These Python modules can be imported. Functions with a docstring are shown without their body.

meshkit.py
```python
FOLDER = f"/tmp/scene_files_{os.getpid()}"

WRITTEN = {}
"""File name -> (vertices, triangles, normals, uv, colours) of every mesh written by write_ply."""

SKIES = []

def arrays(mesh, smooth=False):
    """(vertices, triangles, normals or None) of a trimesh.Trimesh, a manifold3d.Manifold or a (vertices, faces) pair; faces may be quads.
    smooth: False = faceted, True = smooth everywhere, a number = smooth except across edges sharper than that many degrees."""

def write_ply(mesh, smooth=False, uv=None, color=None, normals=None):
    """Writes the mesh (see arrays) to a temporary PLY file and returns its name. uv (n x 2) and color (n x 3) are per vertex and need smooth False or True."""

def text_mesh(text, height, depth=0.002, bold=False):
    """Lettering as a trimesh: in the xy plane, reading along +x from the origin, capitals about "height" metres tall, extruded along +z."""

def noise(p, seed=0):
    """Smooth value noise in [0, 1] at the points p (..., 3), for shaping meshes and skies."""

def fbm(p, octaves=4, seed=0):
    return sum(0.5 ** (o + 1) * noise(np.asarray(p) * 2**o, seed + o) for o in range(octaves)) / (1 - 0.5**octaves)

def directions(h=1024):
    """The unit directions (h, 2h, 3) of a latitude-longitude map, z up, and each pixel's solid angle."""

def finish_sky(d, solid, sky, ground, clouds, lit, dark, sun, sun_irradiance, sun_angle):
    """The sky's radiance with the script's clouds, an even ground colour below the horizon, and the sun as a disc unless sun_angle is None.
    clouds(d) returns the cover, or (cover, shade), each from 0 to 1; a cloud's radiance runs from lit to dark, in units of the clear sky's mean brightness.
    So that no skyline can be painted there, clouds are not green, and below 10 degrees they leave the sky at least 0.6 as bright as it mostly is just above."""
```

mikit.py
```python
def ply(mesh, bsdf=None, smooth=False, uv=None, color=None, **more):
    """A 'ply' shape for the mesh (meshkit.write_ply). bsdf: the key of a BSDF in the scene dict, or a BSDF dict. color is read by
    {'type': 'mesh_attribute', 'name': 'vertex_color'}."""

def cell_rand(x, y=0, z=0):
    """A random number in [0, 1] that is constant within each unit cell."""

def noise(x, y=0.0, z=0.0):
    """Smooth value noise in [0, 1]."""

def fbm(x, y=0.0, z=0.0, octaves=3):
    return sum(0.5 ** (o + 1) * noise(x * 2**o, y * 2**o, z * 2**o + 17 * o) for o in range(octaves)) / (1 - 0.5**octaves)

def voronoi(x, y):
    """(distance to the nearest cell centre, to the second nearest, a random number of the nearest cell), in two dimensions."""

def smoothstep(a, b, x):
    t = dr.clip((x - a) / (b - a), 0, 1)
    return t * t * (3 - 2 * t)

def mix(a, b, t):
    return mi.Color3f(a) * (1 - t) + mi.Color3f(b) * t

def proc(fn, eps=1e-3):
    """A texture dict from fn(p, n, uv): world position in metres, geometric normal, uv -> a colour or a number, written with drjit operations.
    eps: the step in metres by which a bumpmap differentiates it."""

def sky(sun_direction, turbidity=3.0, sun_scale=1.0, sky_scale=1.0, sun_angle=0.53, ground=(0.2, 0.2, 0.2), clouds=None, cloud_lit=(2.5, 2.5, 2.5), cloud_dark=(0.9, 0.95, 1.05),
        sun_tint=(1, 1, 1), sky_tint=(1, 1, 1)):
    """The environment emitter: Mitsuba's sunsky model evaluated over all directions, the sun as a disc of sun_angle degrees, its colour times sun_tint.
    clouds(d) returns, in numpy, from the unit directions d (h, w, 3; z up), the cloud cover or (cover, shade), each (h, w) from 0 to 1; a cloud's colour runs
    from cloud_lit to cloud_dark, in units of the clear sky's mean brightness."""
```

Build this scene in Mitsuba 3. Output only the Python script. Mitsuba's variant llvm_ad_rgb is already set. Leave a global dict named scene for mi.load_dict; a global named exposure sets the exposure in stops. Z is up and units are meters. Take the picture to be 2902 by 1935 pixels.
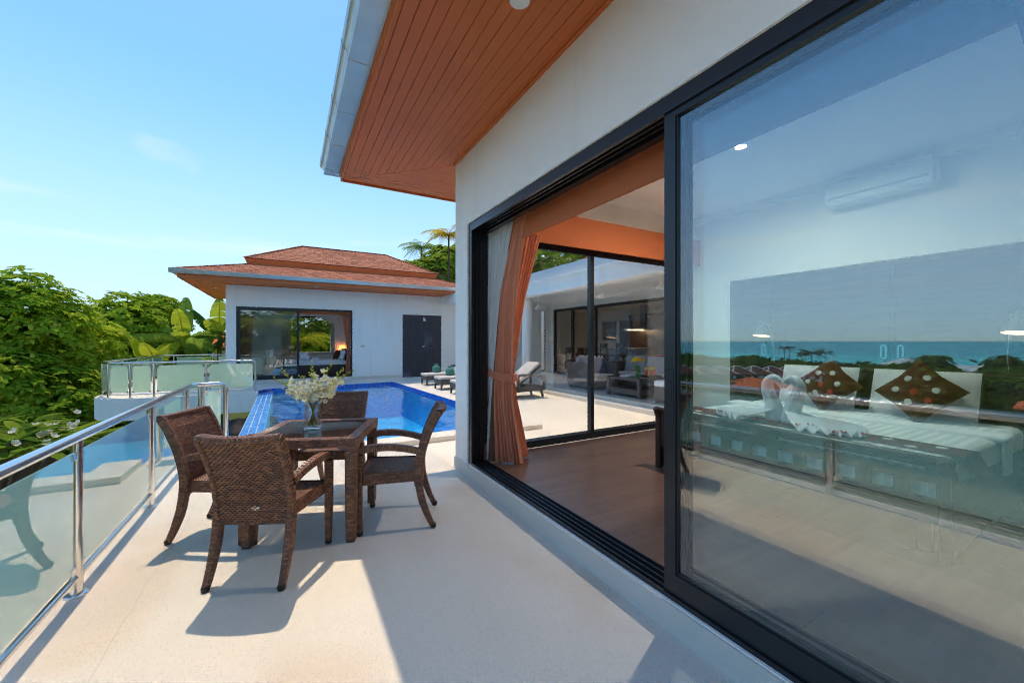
import math, random
import numpy as np, trimesh, shapely
import shapely.geometry as sg
import manifold3d as mf
import drjit as dr
import mitsuba as mi
import mikit, meshkit
from mikit import noise, fbm, cell_rand, smoothstep, mix, voronoi, proc

PI = math.pi
T = mi.ScalarTransform4f
RNG = np.random.default_rng(7)
random.seed(7)
scene, labels, USED = {'type': 'scene'}, {}, set()

# ------------------------------------------------------------------ camera, sky, exposure
YAW = math.atan2(634, 1122)
CAM_H = 1.45
scene['camera'] = {'type': 'perspective', 'fov': 104.56, 'fov_axis': 'x', 'near_clip': 0.05, 'far_clip': 90000.0,
                   'to_world': T().look_at(origin=[0, 0, CAM_H], target=[math.sin(YAW), math.cos(YAW), CAM_H], up=[0, 0, 1])}


def wisps(d):
    """thin white haze towards the horizon, faint streaks of cirrus low down, a few soft puffs"""
    el = np.degrees(np.arcsin(np.clip(d[..., 2], -1, 1)))
    az = np.degrees(np.arctan2(d[..., 0], d[..., 1]))
    veil = np.clip((29 - el) / 23, 0, 1) ** 1.3 * 0.60
    q = np.stack([az * 0.055 + el * 0.10, el * 0.55 - az * 0.02, az * 0 + 2.3], -1)
    n = meshkit.fbm(q, 5, 11)
    c = np.clip((n - 0.50) * 3.5, 0, 1) * np.exp(-((el - 11.5) / 4.0) ** 2) * 0.55
    q2 = np.stack([az * 0.08, el * 0.15, az * 0 + 4.1], -1)
    puff = np.clip((meshkit.fbm(q2, 5, 3) - 0.62) * 5, 0, 1) * np.exp(-((el - 22) / 9) ** 2) * 0.6
    w = np.maximum(c, puff)
    cover = 1 - (1 - veil) * (1 - w)
    return cover, np.clip(1.0 - w * 1.3, 0, 1) * 0.75


SUN_DIR = [-0.02, 0.318, 0.948]
scene['sky'] = mikit.sky(SUN_DIR, turbidity=2.8, sun_scale=0.235, sky_scale=1.0, clouds=wisps, cloud_lit=(1.6, 1.68, 1.75),
                         cloud_dark=(1.0, 1.22, 1.38), sun_tint=(1.0, 0.96, 0.88), sky_tint=(0.55, 0.735, 0.78), ground=(0.2, 0.22, 0.2))
exposure = 3.22


# ------------------------------------------------------------------ naming
def uniq(key):
    if key not in USED:
        USED.add(key)
        return key
    i = 1
    while f'{key}_{i:03d}' in USED:
        i += 1
    k = f'{key}_{i:03d}'
    USED.add(k)
    return k


def lab(key, label=None, cat=None, group=None, kind=None):
    d = labels.setdefault(key, {})
    for a, b in (('label', label), ('category', cat), ('group', group), ('kind', kind)):
        if b:
            d[a] = b
    return key


def thing(name, label, cat, group=None):
    return lab(uniq(name), label, cat, group)


def put(key, shape, tw=None):
    if tw is not None:
        shape = {**shape, 'to_world': tw}
    scene[key] = shape
    return key


def shp(mesh, mat, smooth=False, color=None, **kw):
    return mikit.ply(mesh, mat, smooth=smooth, color=color, **kw)


def part(parent, name, mesh, mat, smooth=False, color=None, label=None, kind=None, tw=None):
    k = uniq(parent + '__' + name)
    put(k, shp(mesh, mat, smooth, color), tw)
    if label or kind:
        lab(k, label, None, None, kind)
    return k


def partd(parent, name, shape, tw=None, label=None, kind=None):
    k = uniq(parent + '__' + name)
    put(k, shape, tw)
    if label or kind:
        lab(k, label, None, None, kind)
    return k


def solo(name, mesh, mat, label, cat, group=None, smooth=False, color=None):
    k = thing(name, label, cat, group)
    put(k, shp(mesh, mat, smooth, color))
    return k


def struct(name, mesh, mat, smooth=False, color=None, label=None):
    k = uniq(name)
    put(k, shp(mesh, mat, smooth, color))
    lab(k, label, None, None, 'structure')
    return k


# ------------------------------------------------------------------ meshes: (vertices, triangles)
def cat(ms):
    vs, fs, n = [], [], 0
    for v, f in ms:
        v, f = np.asarray(v, float), np.asarray(f, int)
        if f.shape[1] == 4:
            f = np.vstack([f[:, [0, 1, 2]], f[:, [0, 2, 3]]])
        vs.append(v)
        fs.append(f + n)
        n += len(v)
    return np.vstack(vs), np.vstack(fs)


def xf(m, tr=(0, 0, 0), rz=0, s=1, R=None):
    v, f = m
    v = np.asarray(v, float) * s
    if R is not None:
        v = v @ np.asarray(R).T
    if rz:
        c, t = math.cos(rz), math.sin(rz)
        v = v @ np.array([[c, -t, 0], [t, c, 0], [0, 0, 1]]).T
    return v + np.asarray(tr), f


BF = np.array([[0, 2, 3, 1], [4, 5, 7, 6], [0, 1, 5, 4], [2, 6, 7, 3], [0, 4, 6, 2], [1, 3, 7, 5]])


def bx(x0, x1, y0, y1, z0, z1):
    v = np.array([[x, y, z] for z in (z0, z1) for y in (y0, y1) for x in (x0, x1)], float)
    return v, np.vstack([BF[:, [0, 1, 2]], BF[:, [0, 2, 3]]])


def hexa(p):
    """box of 8 corners: bottom 4 (x0y0,x1y0,x0y1,x1y1), top 4 in the same order"""
    return np.asarray(p, float), np.vstack([BF[:, [0, 1, 2]], BF[:, [0, 2, 3]]])


def hull(pts):
    h = trimesh.convex.convex_hull(np.asarray(pts, float))
    return np.array(h.vertices), np.array(h.faces)


def cbx(x0, x1, y0, y1, z0, z1, c=0.006):
    """box with chamfered edges"""
    P = []
    for sx, x in ((1, x0), (-1, x1)):
        for sy, y in ((1, y0), (-1, y1)):
            for sz, z in ((1, z0), (-1, z1)):
                P += [[x, y + sy * c, z + sz * c], [x + sx * c, y, z + sz * c], [x + sx * c, y + sy * c, z]]
    return hull(P)


def rbx(x0, x1, y0, y1, z0, z1, r, n=4):
    """box with rounded edges and corners (a cushion or mattress)"""
    P = []
    a = np.linspace(0, PI / 2, n)
    for sx, x in ((-1, x0 + r), (1, x1 - r)):
        for sy, y in ((-1, y0 + r), (1, y1 - r)):
            for sz, z in ((-1, z0 + r), (1, z1 - r)):
                for t in a:
                    for p in a:
                        P.append([x + sx * r * math.cos(t) * math.cos(p), y + sy * r * math.cos(t) * math.sin(p), z + sz * r * math.sin(t)])
    return hull(P)


def frames(p, up=(0, 0, 1)):
    t = np.gradient(p, axis=0)
    t /= np.linalg.norm(t, axis=1, keepdims=True) + 1e-12
    a = np.cross(t[0], up)
    if np.linalg.norm(a) < 1e-3:
        a = np.cross(t[0], (1, 0, 0))
    A, B = [], []
    for k in range(len(p)):
        a = a - t[k] * (a @ t[k])
        a = a / np.linalg.norm(a)
        A.append(a)
        B.append(np.cross(t[k], a))
    return t, np.array(A), np.array(B)


def tube(path, r, n=8, caps=True, prof=None, up=(0, 0, 1)):
    """swept tube; r number or list; prof: list of (a, b) unit profile points instead of a circle"""
    p = np.asarray(path, float)
    if len(p) == 2:
        p = np.array([p[0], p[0] * .5 + p[1] * .5, p[1]])
    t, A, B = frames(p, up)
    if prof is None:
        ang = np.arange(n) * 2 * PI / n
        prof = np.stack([np.cos(ang), np.sin(ang)], 1)
    prof = np.asarray(prof, float)
    n = len(prof)
    R = np.broadcast_to(np.asarray(r, float), (len(p),))[:, None, None]
    v = p[:, None] + R * (prof[None, :, :1] * A[:, None] + prof[None, :, 1:] * B[:, None])
    f = []
    for i in range(len(p) - 1):
        for j in range(n):
            k = (j + 1) % n
            f += [[i * n + j, i * n + k, (i + 1) * n + k], [i * n + j, (i + 1) * n + k, (i + 1) * n + j]]
    v = v.reshape(-1, 3)
    if caps:
        c0, c1 = len(v), len(v) + 1
        v = np.vstack([v, p[:1], p[-1:]])
        for j in range(n):
            k = (j + 1) % n
            f += [[c0, k, j], [c1, (len(p) - 1) * n + j, (len(p) - 1) * n + k]]
    return v, np.array(f)


def cyl(p, q, r, n=12):
    return tube([p, q], r, n)


def lathe(prof, n=20, c=(0, 0, 0)):
    """profile of (radius, z)"""
    prof = np.asarray(prof, float)
    a = np.arange(n) * 2 * PI / n
    v = np.stack([prof[:, None, 0] * np.cos(a), prof[:, None, 0] * np.sin(a), np.broadcast_to(prof[:, None, 1], (len(prof), n))], -1).reshape(-1, 3) + np.asarray(c)
    f = []
    for i in range(len(prof) - 1):
        for j in range(n):
            k = (j + 1) % n
            f += [[i * n + j, i * n + k, (i + 1) * n + k], [i * n + j, (i + 1) * n + k, (i + 1) * n + j]]
    return v, np.array(f)


def prism(poly, h, o=(0, 0, 0), ax=(1, 0, 0), ay=(0, 1, 0), az=(0, 0, 1)):
    """shapely polygon (or point list) extruded along az by h"""
    if not hasattr(poly, 'geom_type'):
        poly = sg.Polygon(poly)
    m = trimesh.creation.extrude_polygon(poly, h, engine='earcut')
    R = np.stack([ax, ay, az], 1).astype(float)
    v = np.array(m.vertices) @ R.T + np.asarray(o)
    f = np.array(m.faces)
    if np.linalg.det(R) < 0:
        f = f[:, ::-1]
    return v, f


def grid(fn, nu, nv):
    """surface from fn(u, v) -> (..., 3)"""
    u, v = np.meshgrid(np.linspace(0, 1, nu + 1), np.linspace(0, 1, nv + 1), indexing='ij')
    P = fn(u, v).reshape(-1, 3)
    i, j = np.meshgrid(np.arange(nu), np.arange(nv), indexing='ij')
    a = (i * (nv + 1) + j).ravel()
    q = np.stack([a, a + nv + 1, a + nv + 2, a + 1], 1)
    return P, np.vstack([q[:, [0, 1, 2]], q[:, [0, 2, 3]]])


def wall_x(x0, x1, y0, y1, z0, z1, holes=()):
    """wall standing in the plane x = const, holes (y0, y1, z0, z1)"""
    p = sg.box(y0, z0, y1, z1)
    for h in holes:
        p = p.difference(sg.box(h[0], h[2], h[1], h[3]) if len(h) == 4 else h)
    return prism(p, x1 - x0, (x0, 0, 0), (0, 1, 0), (0, 0, 1), (1, 0, 0))


def wall_y(y0, y1, x0, x1, z0, z1, holes=()):
    p = sg.box(x0, z0, x1, z1)
    for h in holes:
        p = p.difference(sg.box(h[0], h[2], h[1], h[3]) if isinstance(h, tuple) else h)
    return prism(p, y1 - y0, (0, y0, 0), (1, 0, 0), (0, 0, 1), (0, 1, 0))


def sheet(poly, z):
    """flat polygon with upward normal, as a thin slab top"""
    m = trimesh.creation.triangulate_polygon(sg.Polygon(poly) if not hasattr(poly, 'geom_type') else poly, engine='earcut')
    v = np.c_[m[0], np.full(len(m[0]), z)]
    f = np.array(m[1])
    a = v[f[:, 1]] - v[f[:, 0]]
    b = v[f[:, 2]] - v[f[:, 0]]
    neg = (a[:, 0] * b[:, 1] - a[:, 1] * b[:, 0]) < 0
    f[neg] = f[neg][:, ::-1]
    return v, f


# ------------------------------------------------------------------ materials
def rgb(*c):
    return {'type': 'rgb', 'value': list(c)}


def mat(key, color, rough=0.5, spec=0.5, metal=0.0, bump=None, bscale=0.001, two=True, **kw):
    b = {'type': 'principled', 'base_color': rgb(*color) if isinstance(color, (tuple, list)) else color, 'roughness': rough, 'specular': spec, 'metallic': metal, **kw}
    if bump is not None:
        b = {'type': 'bumpmap', 'arbitrary': bump, 'scale': bscale, 'bsdf': b}
    scene[key] = {'type': 'twosided', 'bsdf': b} if two else b
    USED.add(key)
    return key


def V3(a, b, t):
    return mix(mi.Color3f(*a), mi.Color3f(*b), t)


def f_terrace(p, n, uv):
    base = V3((0.70, 0.65, 0.57), (0.63, 0.585, 0.51), fbm(p.x * 1.7, p.y * 1.7, 3.0, 4))
    stain = smoothstep(0.56, 0.78, fbm(p.x * 1.1 + 7, p.y * 1.1, 1.0, 3))
    base = mix(base, mi.Color3f(0.60, 0.49, 0.385), stain * 0.65)
    g = noise(p.x * 190, p.y * 190, p.z * 190)
    base = base * (0.95 + 0.1 * g)
    d1, d2, r = voronoi(p.x * 75, p.y * 75 + p.z * 75)
    ln = dr.abs(p.x + 0.70 + 0.05 * noise(p.y * 1.3) - 0.012 * noise(p.y * 9))
    base = mix(base, mi.Color3f(0.36, 0.32, 0.28), (1 - smoothstep(0.001, 0.004, ln)) * 0.4)
    speck = (1 - smoothstep(0.10, 0.2, d1)) * smoothstep(0.72, 0.75, r)
    return mix(base, mi.Color3f(0.23, 0.19, 0.15), speck * 0.6)


def f_deck(p, n, uv):
    base = V3((0.76, 0.69, 0.585), (0.69, 0.62, 0.53), fbm(p.x * 0.9, p.y * 0.9, 1.0, 4))
    gx = dr.abs(p.x - dr.floor(p.x / 1.2) * 1.2)
    gy = dr.abs(p.y - dr.floor(p.y / 1.2) * 1.2)
    line = dr.maximum(1 - smoothstep(0.003, 0.008, gx), 1 - smoothstep(0.003, 0.008, gy))
    return mix(base * (0.95 + 0.1 * noise(p.x * 90, p.y * 90)), mi.Color3f(0.42, 0.38, 0.33), line * 0.55)


def f_plaster(p, n, uv):
    st = fbm(p.x * 5 + 3, p.y * 5, p.z * 0.5, 4)
    return V3((0.88, 0.855, 0.80), (0.845, 0.82, 0.77), fbm(p.x * 1.3, p.y * 1.3, p.z * 1.3, 4)) * (1 - 0.07 * smoothstep(0.5, 0.8, st))


def b_plaster(p, n, uv):
    return fbm(p.x * 9, p.y * 9, p.z * 9, 4)


def f_board(p, n, uv):
    t = fbm(p.x * 2.1, p.y * 2.1, 0.0, 3)
    return V3((0.64, 0.175, 0.055), (0.56, 0.145, 0.045), t)


def f_zinc(p, n, uv):
    return V3((0.50, 0.50, 0.48), (0.66, 0.66, 0.63), fbm(p.x * 6, p.y * 6, p.z * 6, 4))


def b_zinc(p, n, uv):
    return fbm(p.x * 5, p.y * 2.2, p.z * 5, 3)


def r_zinc(p, n, uv):
    return 0.30 + 0.16 * fbm(p.x * 11, p.y * 11, p.z * 11, 3)


def f_pool(p, n, uv):
    r = cell_rand(dr.floor(p.x / 0.05), dr.floor(p.y / 0.05), dr.floor(p.z / 0.05))
    w = fbm(p.x * 1.4, p.y * 1.4, p.z, 3)
    c = V3((0.02, 0.46, 0.88), (0.14, 0.72, 1.0), r)
    return mix(c, mi.Color3f(0.012, 0.22, 0.62), smoothstep(0.45, 0.75, w) * 0.45)


def f_bluetile(p, n, uv):
    r = cell_rand(dr.floor(p.x / 0.11), dr.floor(p.y / 0.11), dr.floor(p.z / 0.07))
    return V3((0.012, 0.075, 0.33), (0.03, 0.16, 0.52), r)


def f_slat(p, n, uv):
    r = cell_rand(dr.floor(p.x / 0.09), dr.floor(p.y / 0.03))
    return V3((0.02, 0.17, 0.55), (0.10, 0.36, 0.72), r)


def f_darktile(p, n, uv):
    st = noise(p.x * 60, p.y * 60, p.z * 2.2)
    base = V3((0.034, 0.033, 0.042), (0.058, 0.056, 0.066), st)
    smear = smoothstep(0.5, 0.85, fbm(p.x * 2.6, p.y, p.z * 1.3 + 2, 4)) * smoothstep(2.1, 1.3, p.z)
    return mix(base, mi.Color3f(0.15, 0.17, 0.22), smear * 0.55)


def f_wood(p, n, uv):
    g = fbm(p.x * 1.6, p.y * 26, 0.0, 4)
    k = fbm(p.x * 0.8 + 4, p.y * 3, 0.0, 3)
    return mix(V3((0.150, 0.088, 0.064), (0.105, 0.060, 0.045), g), mi.Color3f(0.055, 0.028, 0.02), smoothstep(0.5, 0.8, k) * 0.6)


def f_darkwood(p, n, uv):
    g = fbm(p.x * 4, p.y * 3, p.z * 40, 4)
    return V3((0.05, 0.028, 0.02), (0.022, 0.013, 0.011), g)


def b_fabric(p, n, uv):
    return noise(p.x * 420, p.y * 420, p.z * 420) + 0.5 * noise(p.x * 90, p.y * 90, p.z * 900)


def f_rust(p, n, uv):
    return V3((0.68, 0.265, 0.155), (0.56, 0.205, 0.115), noise(p.x * 260, p.y * 260, p.z * 700))


def f_pelmet(p, n, uv):
    w = 0.5 * noise(p.x * 260, p.y * 260, p.z * 1000) + 0.5 * noise(p.x * 900, p.y * 900, p.z * 160)
    return V3((0.62, 0.185, 0.075), (0.50, 0.135, 0.052), w)


def f_grey(p, n, uv):
    return V3((0.62, 0.60, 0.58), (0.52, 0.51, 0.50), noise(p.x * 260, p.y * 260, p.z * 500))


def f_stripe(p, n, uv):
    s = smoothstep(0.46, 0.5, dr.abs(p.y / 0.07 - dr.floor(p.y / 0.07) - 0.5) * 2)
    return V3((0.80, 0.81, 0.83), (0.68, 0.69, 0.71), s)


def f_greywick(p, n, uv):
    a = dr.floor((p.x + p.y) / 0.035)
    b = dr.floor(p.z / 0.012)
    r = cell_rand(a, b)
    e = noise(p.x * 160, p.y * 160, p.z * 330)
    return V3((0.052, 0.047, 0.043), (0.115, 0.105, 0.095), 0.6 * r + 0.4 * e)


def b_greywick(p, n, uv):
    return dr.sin(p.z * 520) * dr.sin((p.x + p.y) * 180)


def f_sea(p, n, uv):
    d = dr.sqrt(p.x * p.x + p.y * p.y)
    near = smoothstep(380.0, 1500.0, d)
    c = V3((0.025, 0.46, 0.44), (0.008, 0.27, 0.31), near)
    return c * (0.9 + 0.2 * noise(p.x * 0.013, p.y * 0.004))


def f_ground(p, n, uv):
    t = fbm(p.x * 0.35, p.y * 0.35, 0.0, 5)
    c = V3((0.035, 0.062, 0.014), (0.085, 0.10, 0.028), t)
    d = fbm(p.x * 0.05 + 3, p.y * 0.05, 0.0, 4)
    return mix(c, mi.Color3f(0.16, 0.105, 0.06), smoothstep(0.55, 0.75, d) * 0.6)


def f_rock(p, n, uv):
    return V3((0.10, 0.085, 0.07), (0.03, 0.026, 0.022), fbm(p.x * 3, p.y * 3, p.z * 3, 5))


def f_bark(p, n, uv):
    return V3((0.17, 0.115, 0.075), (0.07, 0.045, 0.03), fbm(p.x * 12, p.y * 12, p.z * 4, 4))


def f_shing(a, b):
    def f(p, n, uv):
        return V3(a, b, fbm(p.x * 5, p.y * 5, p.z * 5, 3))
    return f


mat('mt_terrace', proc(f_terrace), 0.55, 0.35)
mat('mt_plinth', (0.60, 0.565, 0.51), 0.55, 0.3)
mat('mt_lampmetal', (0.05, 0.055, 0.06), 0.4, 0.5)
mat('mt_deck', proc(f_deck), 0.5, 0.35)
mat('mt_white', proc(f_plaster), 0.75, 0.25, bump=proc(b_plaster, 2e-3), bscale=0.004)
mat('mt_paint', (0.88, 0.855, 0.80), 0.7, 0.25)
mat('mt_board', proc(f_board), 0.5, 0.2)
mat('mt_boardback', (0.12, 0.035, 0.015), 0.7, 0.2)
mat('mt_zinc', proc(f_zinc), proc(r_zinc), 0.4, 0.45, bump=proc(b_zinc, 4e-3), bscale=0.010)
mat('mt_black', (0.011, 0.013, 0.017), 0.30, 0.5)
mat('mt_steel', (0.78, 0.75, 0.72), 0.15, 0.5, 1.0)
mat('mt_poolfloor', proc(f_pool), 0.35, 0.4)
mat('mt_bluetile', proc(f_bluetile), 0.12, 0.5)
mat('mt_slat', proc(f_slat), 0.15, 0.5)
mat('mt_darktile', proc(f_darktile), 0.42, 0.4)
mat('mt_grout', (0.55, 0.55, 0.53), 0.8, 0.2)
mat('mt_wood', proc(f_wood), 0.26, 0.45)
mat('mt_darkwood', proc(f_darkwood), 0.35, 0.5)
mat('mt_door', (0.045, 0.016, 0.009), 0.4, 0.5)
mat('mt_rust', proc(f_rust), 0.85, 0.2, bump=proc(b_fabric), bscale=0.0006, sheen=0.3)
mat('mt_pelmet', proc(f_pelmet), 0.85, 0.2)
mat('mt_grey', proc(f_grey), 0.85, 0.2)
mat('mt_brownlining', (0.19, 0.105, 0.06), 0.9, 0.2)
mat('mt_sheet', proc(f_stripe), 0.85, 0.2)
mat('mt_linen', (0.79, 0.80, 0.83), 0.85, 0.2)
mat('mt_towel', (0.80, 0.80, 0.82), 0.95, 0.1, sheen=0.4)
mat('mt_cushion', (0.105, 0.032, 0.016), 0.8, 0.2)
mat('mt_dot', (0.62, 0.62, 0.58), 0.8, 0.2)
mat('mt_reddot', (0.42, 0.05, 0.03), 0.8, 0.2)
mat('mt_red', (0.60, 0.03, 0.02), 0.7, 0.2)
mat('mt_petal', (0.50, 0.01, 0.05), 0.6, 0.3)
mat('mt_greywick', proc(f_greywick), 0.5, 0.4, bump=proc(b_greywick), bscale=0.0015)
mat('mt_lounge', (0.55, 0.49, 0.44), 0.85, 0.2)
mat('mt_greycush', (0.34, 0.33, 0.34), 0.85, 0.2)
mat('mt_bluegrey', (0.115, 0.125, 0.17), 0.8, 0.2)
mat('mt_bag', (0.085, 0.235, 0.185), 0.85, 0.2)
mat('mt_tableglass', (0.012, 0.011, 0.011), 0.015, 0.6)
mat('mt_rubber', (0.012, 0.012, 0.012), 0.5, 0.4)
mat('mt_chrome', (0.8, 0.8, 0.8), 0.12, 0.5, 1.0)
mat('mt_plastic', (0.78, 0.77, 0.72), 0.4, 0.5)
mat('mt_beige', (0.62, 0.53, 0.36), 0.5, 0.4)
mat('mt_patio', (0.42, 0.44, 0.42), 0.12, 0.5)
mat('mt_parapet', (0.50, 0.56, 0.60), 0.7, 0.2)
mat('mt_sea', proc(f_sea), 0.35, 0.2)
mat('mt_ground', proc(f_ground), 0.9, 0.1)
mat('mt_rock', proc(f_rock), 0.9, 0.2)
mat('mt_bark', proc(f_bark), 0.85, 0.2)
mat('mt_shingle_a', proc(f_shing((0.42, 0.155, 0.083), (0.37, 0.13, 0.07))), 0.8, 0.2)
mat('mt_shingle_b', proc(f_shing((0.46, 0.178, 0.098), (0.41, 0.152, 0.085))), 0.8, 0.2)
mat('mt_shingle_c', proc(f_shing((0.34, 0.12, 0.068), (0.30, 0.105, 0.06))), 0.8, 0.2)
mat('mt_orangeroof', (0.50, 0.12, 0.04), 0.8, 0.2)
mat('mt_brownroof', (0.10, 0.045, 0.032), 0.8, 0.2)
mat('mt_vcol', {'type': 'mesh_attribute', 'name': 'vertex_color'}, 0.36, 0.5)
mat('mt_core', (0.030, 0.014, 0.009), 0.7, 0.3)
mat('mt_yellow', (0.80, 0.48, 0.01), 0.6, 0.3)
mat('mt_juice', (0.85, 0.14, 0.01), 0.2, 0.5)
mat('mt_teal', (0.008, 0.03, 0.045), 0.6, 0.3)
mat('mt_gold', (0.22, 0.12, 0.02), 0.5, 0.5)
mat('mt_counter', (0.55, 0.55, 0.53), 0.3, 0.5)
mat('mt_paper', (0.62, 0.63, 0.66), 0.6, 0.3)
for nm, dt, spec in (('mt_leaf', 0.95, 0.5), ('mt_flower', 0.7, 0.3)):
    scene[nm] = {'type': 'principledthin', 'base_color': {'type': 'mesh_attribute', 'name': 'vertex_color'}, 'roughness': 0.42, 'spec_trans': 0.0, 'diff_trans': dt, 'eta': 1.4}
    USED.add(nm)
scene['mt_frost'] = {'type': 'principledthin', 'base_color': rgb(0.78, 0.92, 0.81), 'roughness': 0.035, 'spec_trans': 0.0, 'diff_trans': 1.15, 'eta': 1.55}
scene['mt_panelglass'] = {'type': 'thindielectric', 'int_ior': 1.95, 'specular_transmittance': rgb(0.82, 0.95, 0.87)}
scene['mt_pane'] = {'type': 'thindielectric', 'int_ior': 1.85, 'specular_transmittance': rgb(0.80, 0.90, 0.90)}
scene['mt_farpane'] = {'type': 'thindielectric', 'int_ior': 1.5, 'specular_transmittance': rgb(0.96, 0.98, 0.975)}
scene['mt_water'] = {'type': 'thindielectric', 'int_ior': 1.33, 'specular_transmittance': rgb(0.48, 0.90, 0.99)}
scene['mt_vase'] = {'type': 'thindielectric', 'int_ior': 1.5, 'specular_transmittance': rgb(0.93, 0.97, 0.95)}
scene['mt_solidglass'] = {'type': 'dielectric', 'int_ior': 1.5}
scene['mt_greenglass'] = {'type': 'thindielectric', 'int_ior': 1.5, 'specular_transmittance': rgb(0.25, 0.75, 0.3)}
for k in ('mt_frost', 'mt_panelglass', 'mt_pane', 'mt_farpane', 'mt_water', 'mt_vase', 'mt_solidglass', 'mt_greenglass'):
    USED.add(k)


# ------------------------------------------------------------------ terrain, sea
def hgt(x, y):
    d = np.maximum(-x - 1.5, 0)
    z = -2.6 - np.interp(d, [0, 100, 300, 440, 470, 3000], [0, 6.5, 12.5, 22.5, 25.5, 60])
    e = np.maximum(x - 13, 0)
    n = np.maximum(y - 27, 0) * np.clip((x + 12) / 20, 0, 1)
    z = z + 0.20 * e / (1 + e / 160) + 0.13 * n / (1 + n / 160)
    b = 1 - np.clip(np.maximum(np.maximum(np.maximum(x - 16, -x - 3), y - 24), -y - 9) / 4, 0, 1)
    return z + (meshkit.fbm(np.stack([x * .05, y * .05, x * 0], -1), 4, 5) - .5) * 3.0 * np.clip(d / 60, .12, 1) * (1 - b)


ax_ = np.sign(np.linspace(-1, 1, 131)) * np.abs(np.linspace(-1, 1, 131)) ** 2.6


def gfun(u, v):
    x = np.interp(u, np.linspace(0, 1, 131), ax_) * 2600
    y = np.interp(v, np.linspace(0, 1, 131), ax_) * 2600 + 8
    return np.stack([x, y, hgt(x, y)], -1)


struct('ground', grid(gfun, 130, 130), 'mt_ground', True, label='overgrown green hillside falling away to the coast')
a_ = np.linspace(0, 2 * PI, 97)
rad = [30., 500, 1500, 5000, 18000, 62000]
sv = np.vstack([np.c_[r * np.cos(a_[:-1]), r * np.sin(a_[:-1]), np.full(96, -26.)] for r in rad])
sf = np.vstack([[[i * 96 + j, (i + 1) * 96 + j, (i + 1) * 96 + (j + 1) % 96, i * 96 + (j + 1) % 96] for j in range(96)] for i in range(5)])
struct('sea', (sv, np.vstack([sf[:, [0, 1, 2]], sf[:, [0, 2, 3]]])), 'mt_sea', label='turquoise sea running to a level horizon')

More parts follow.
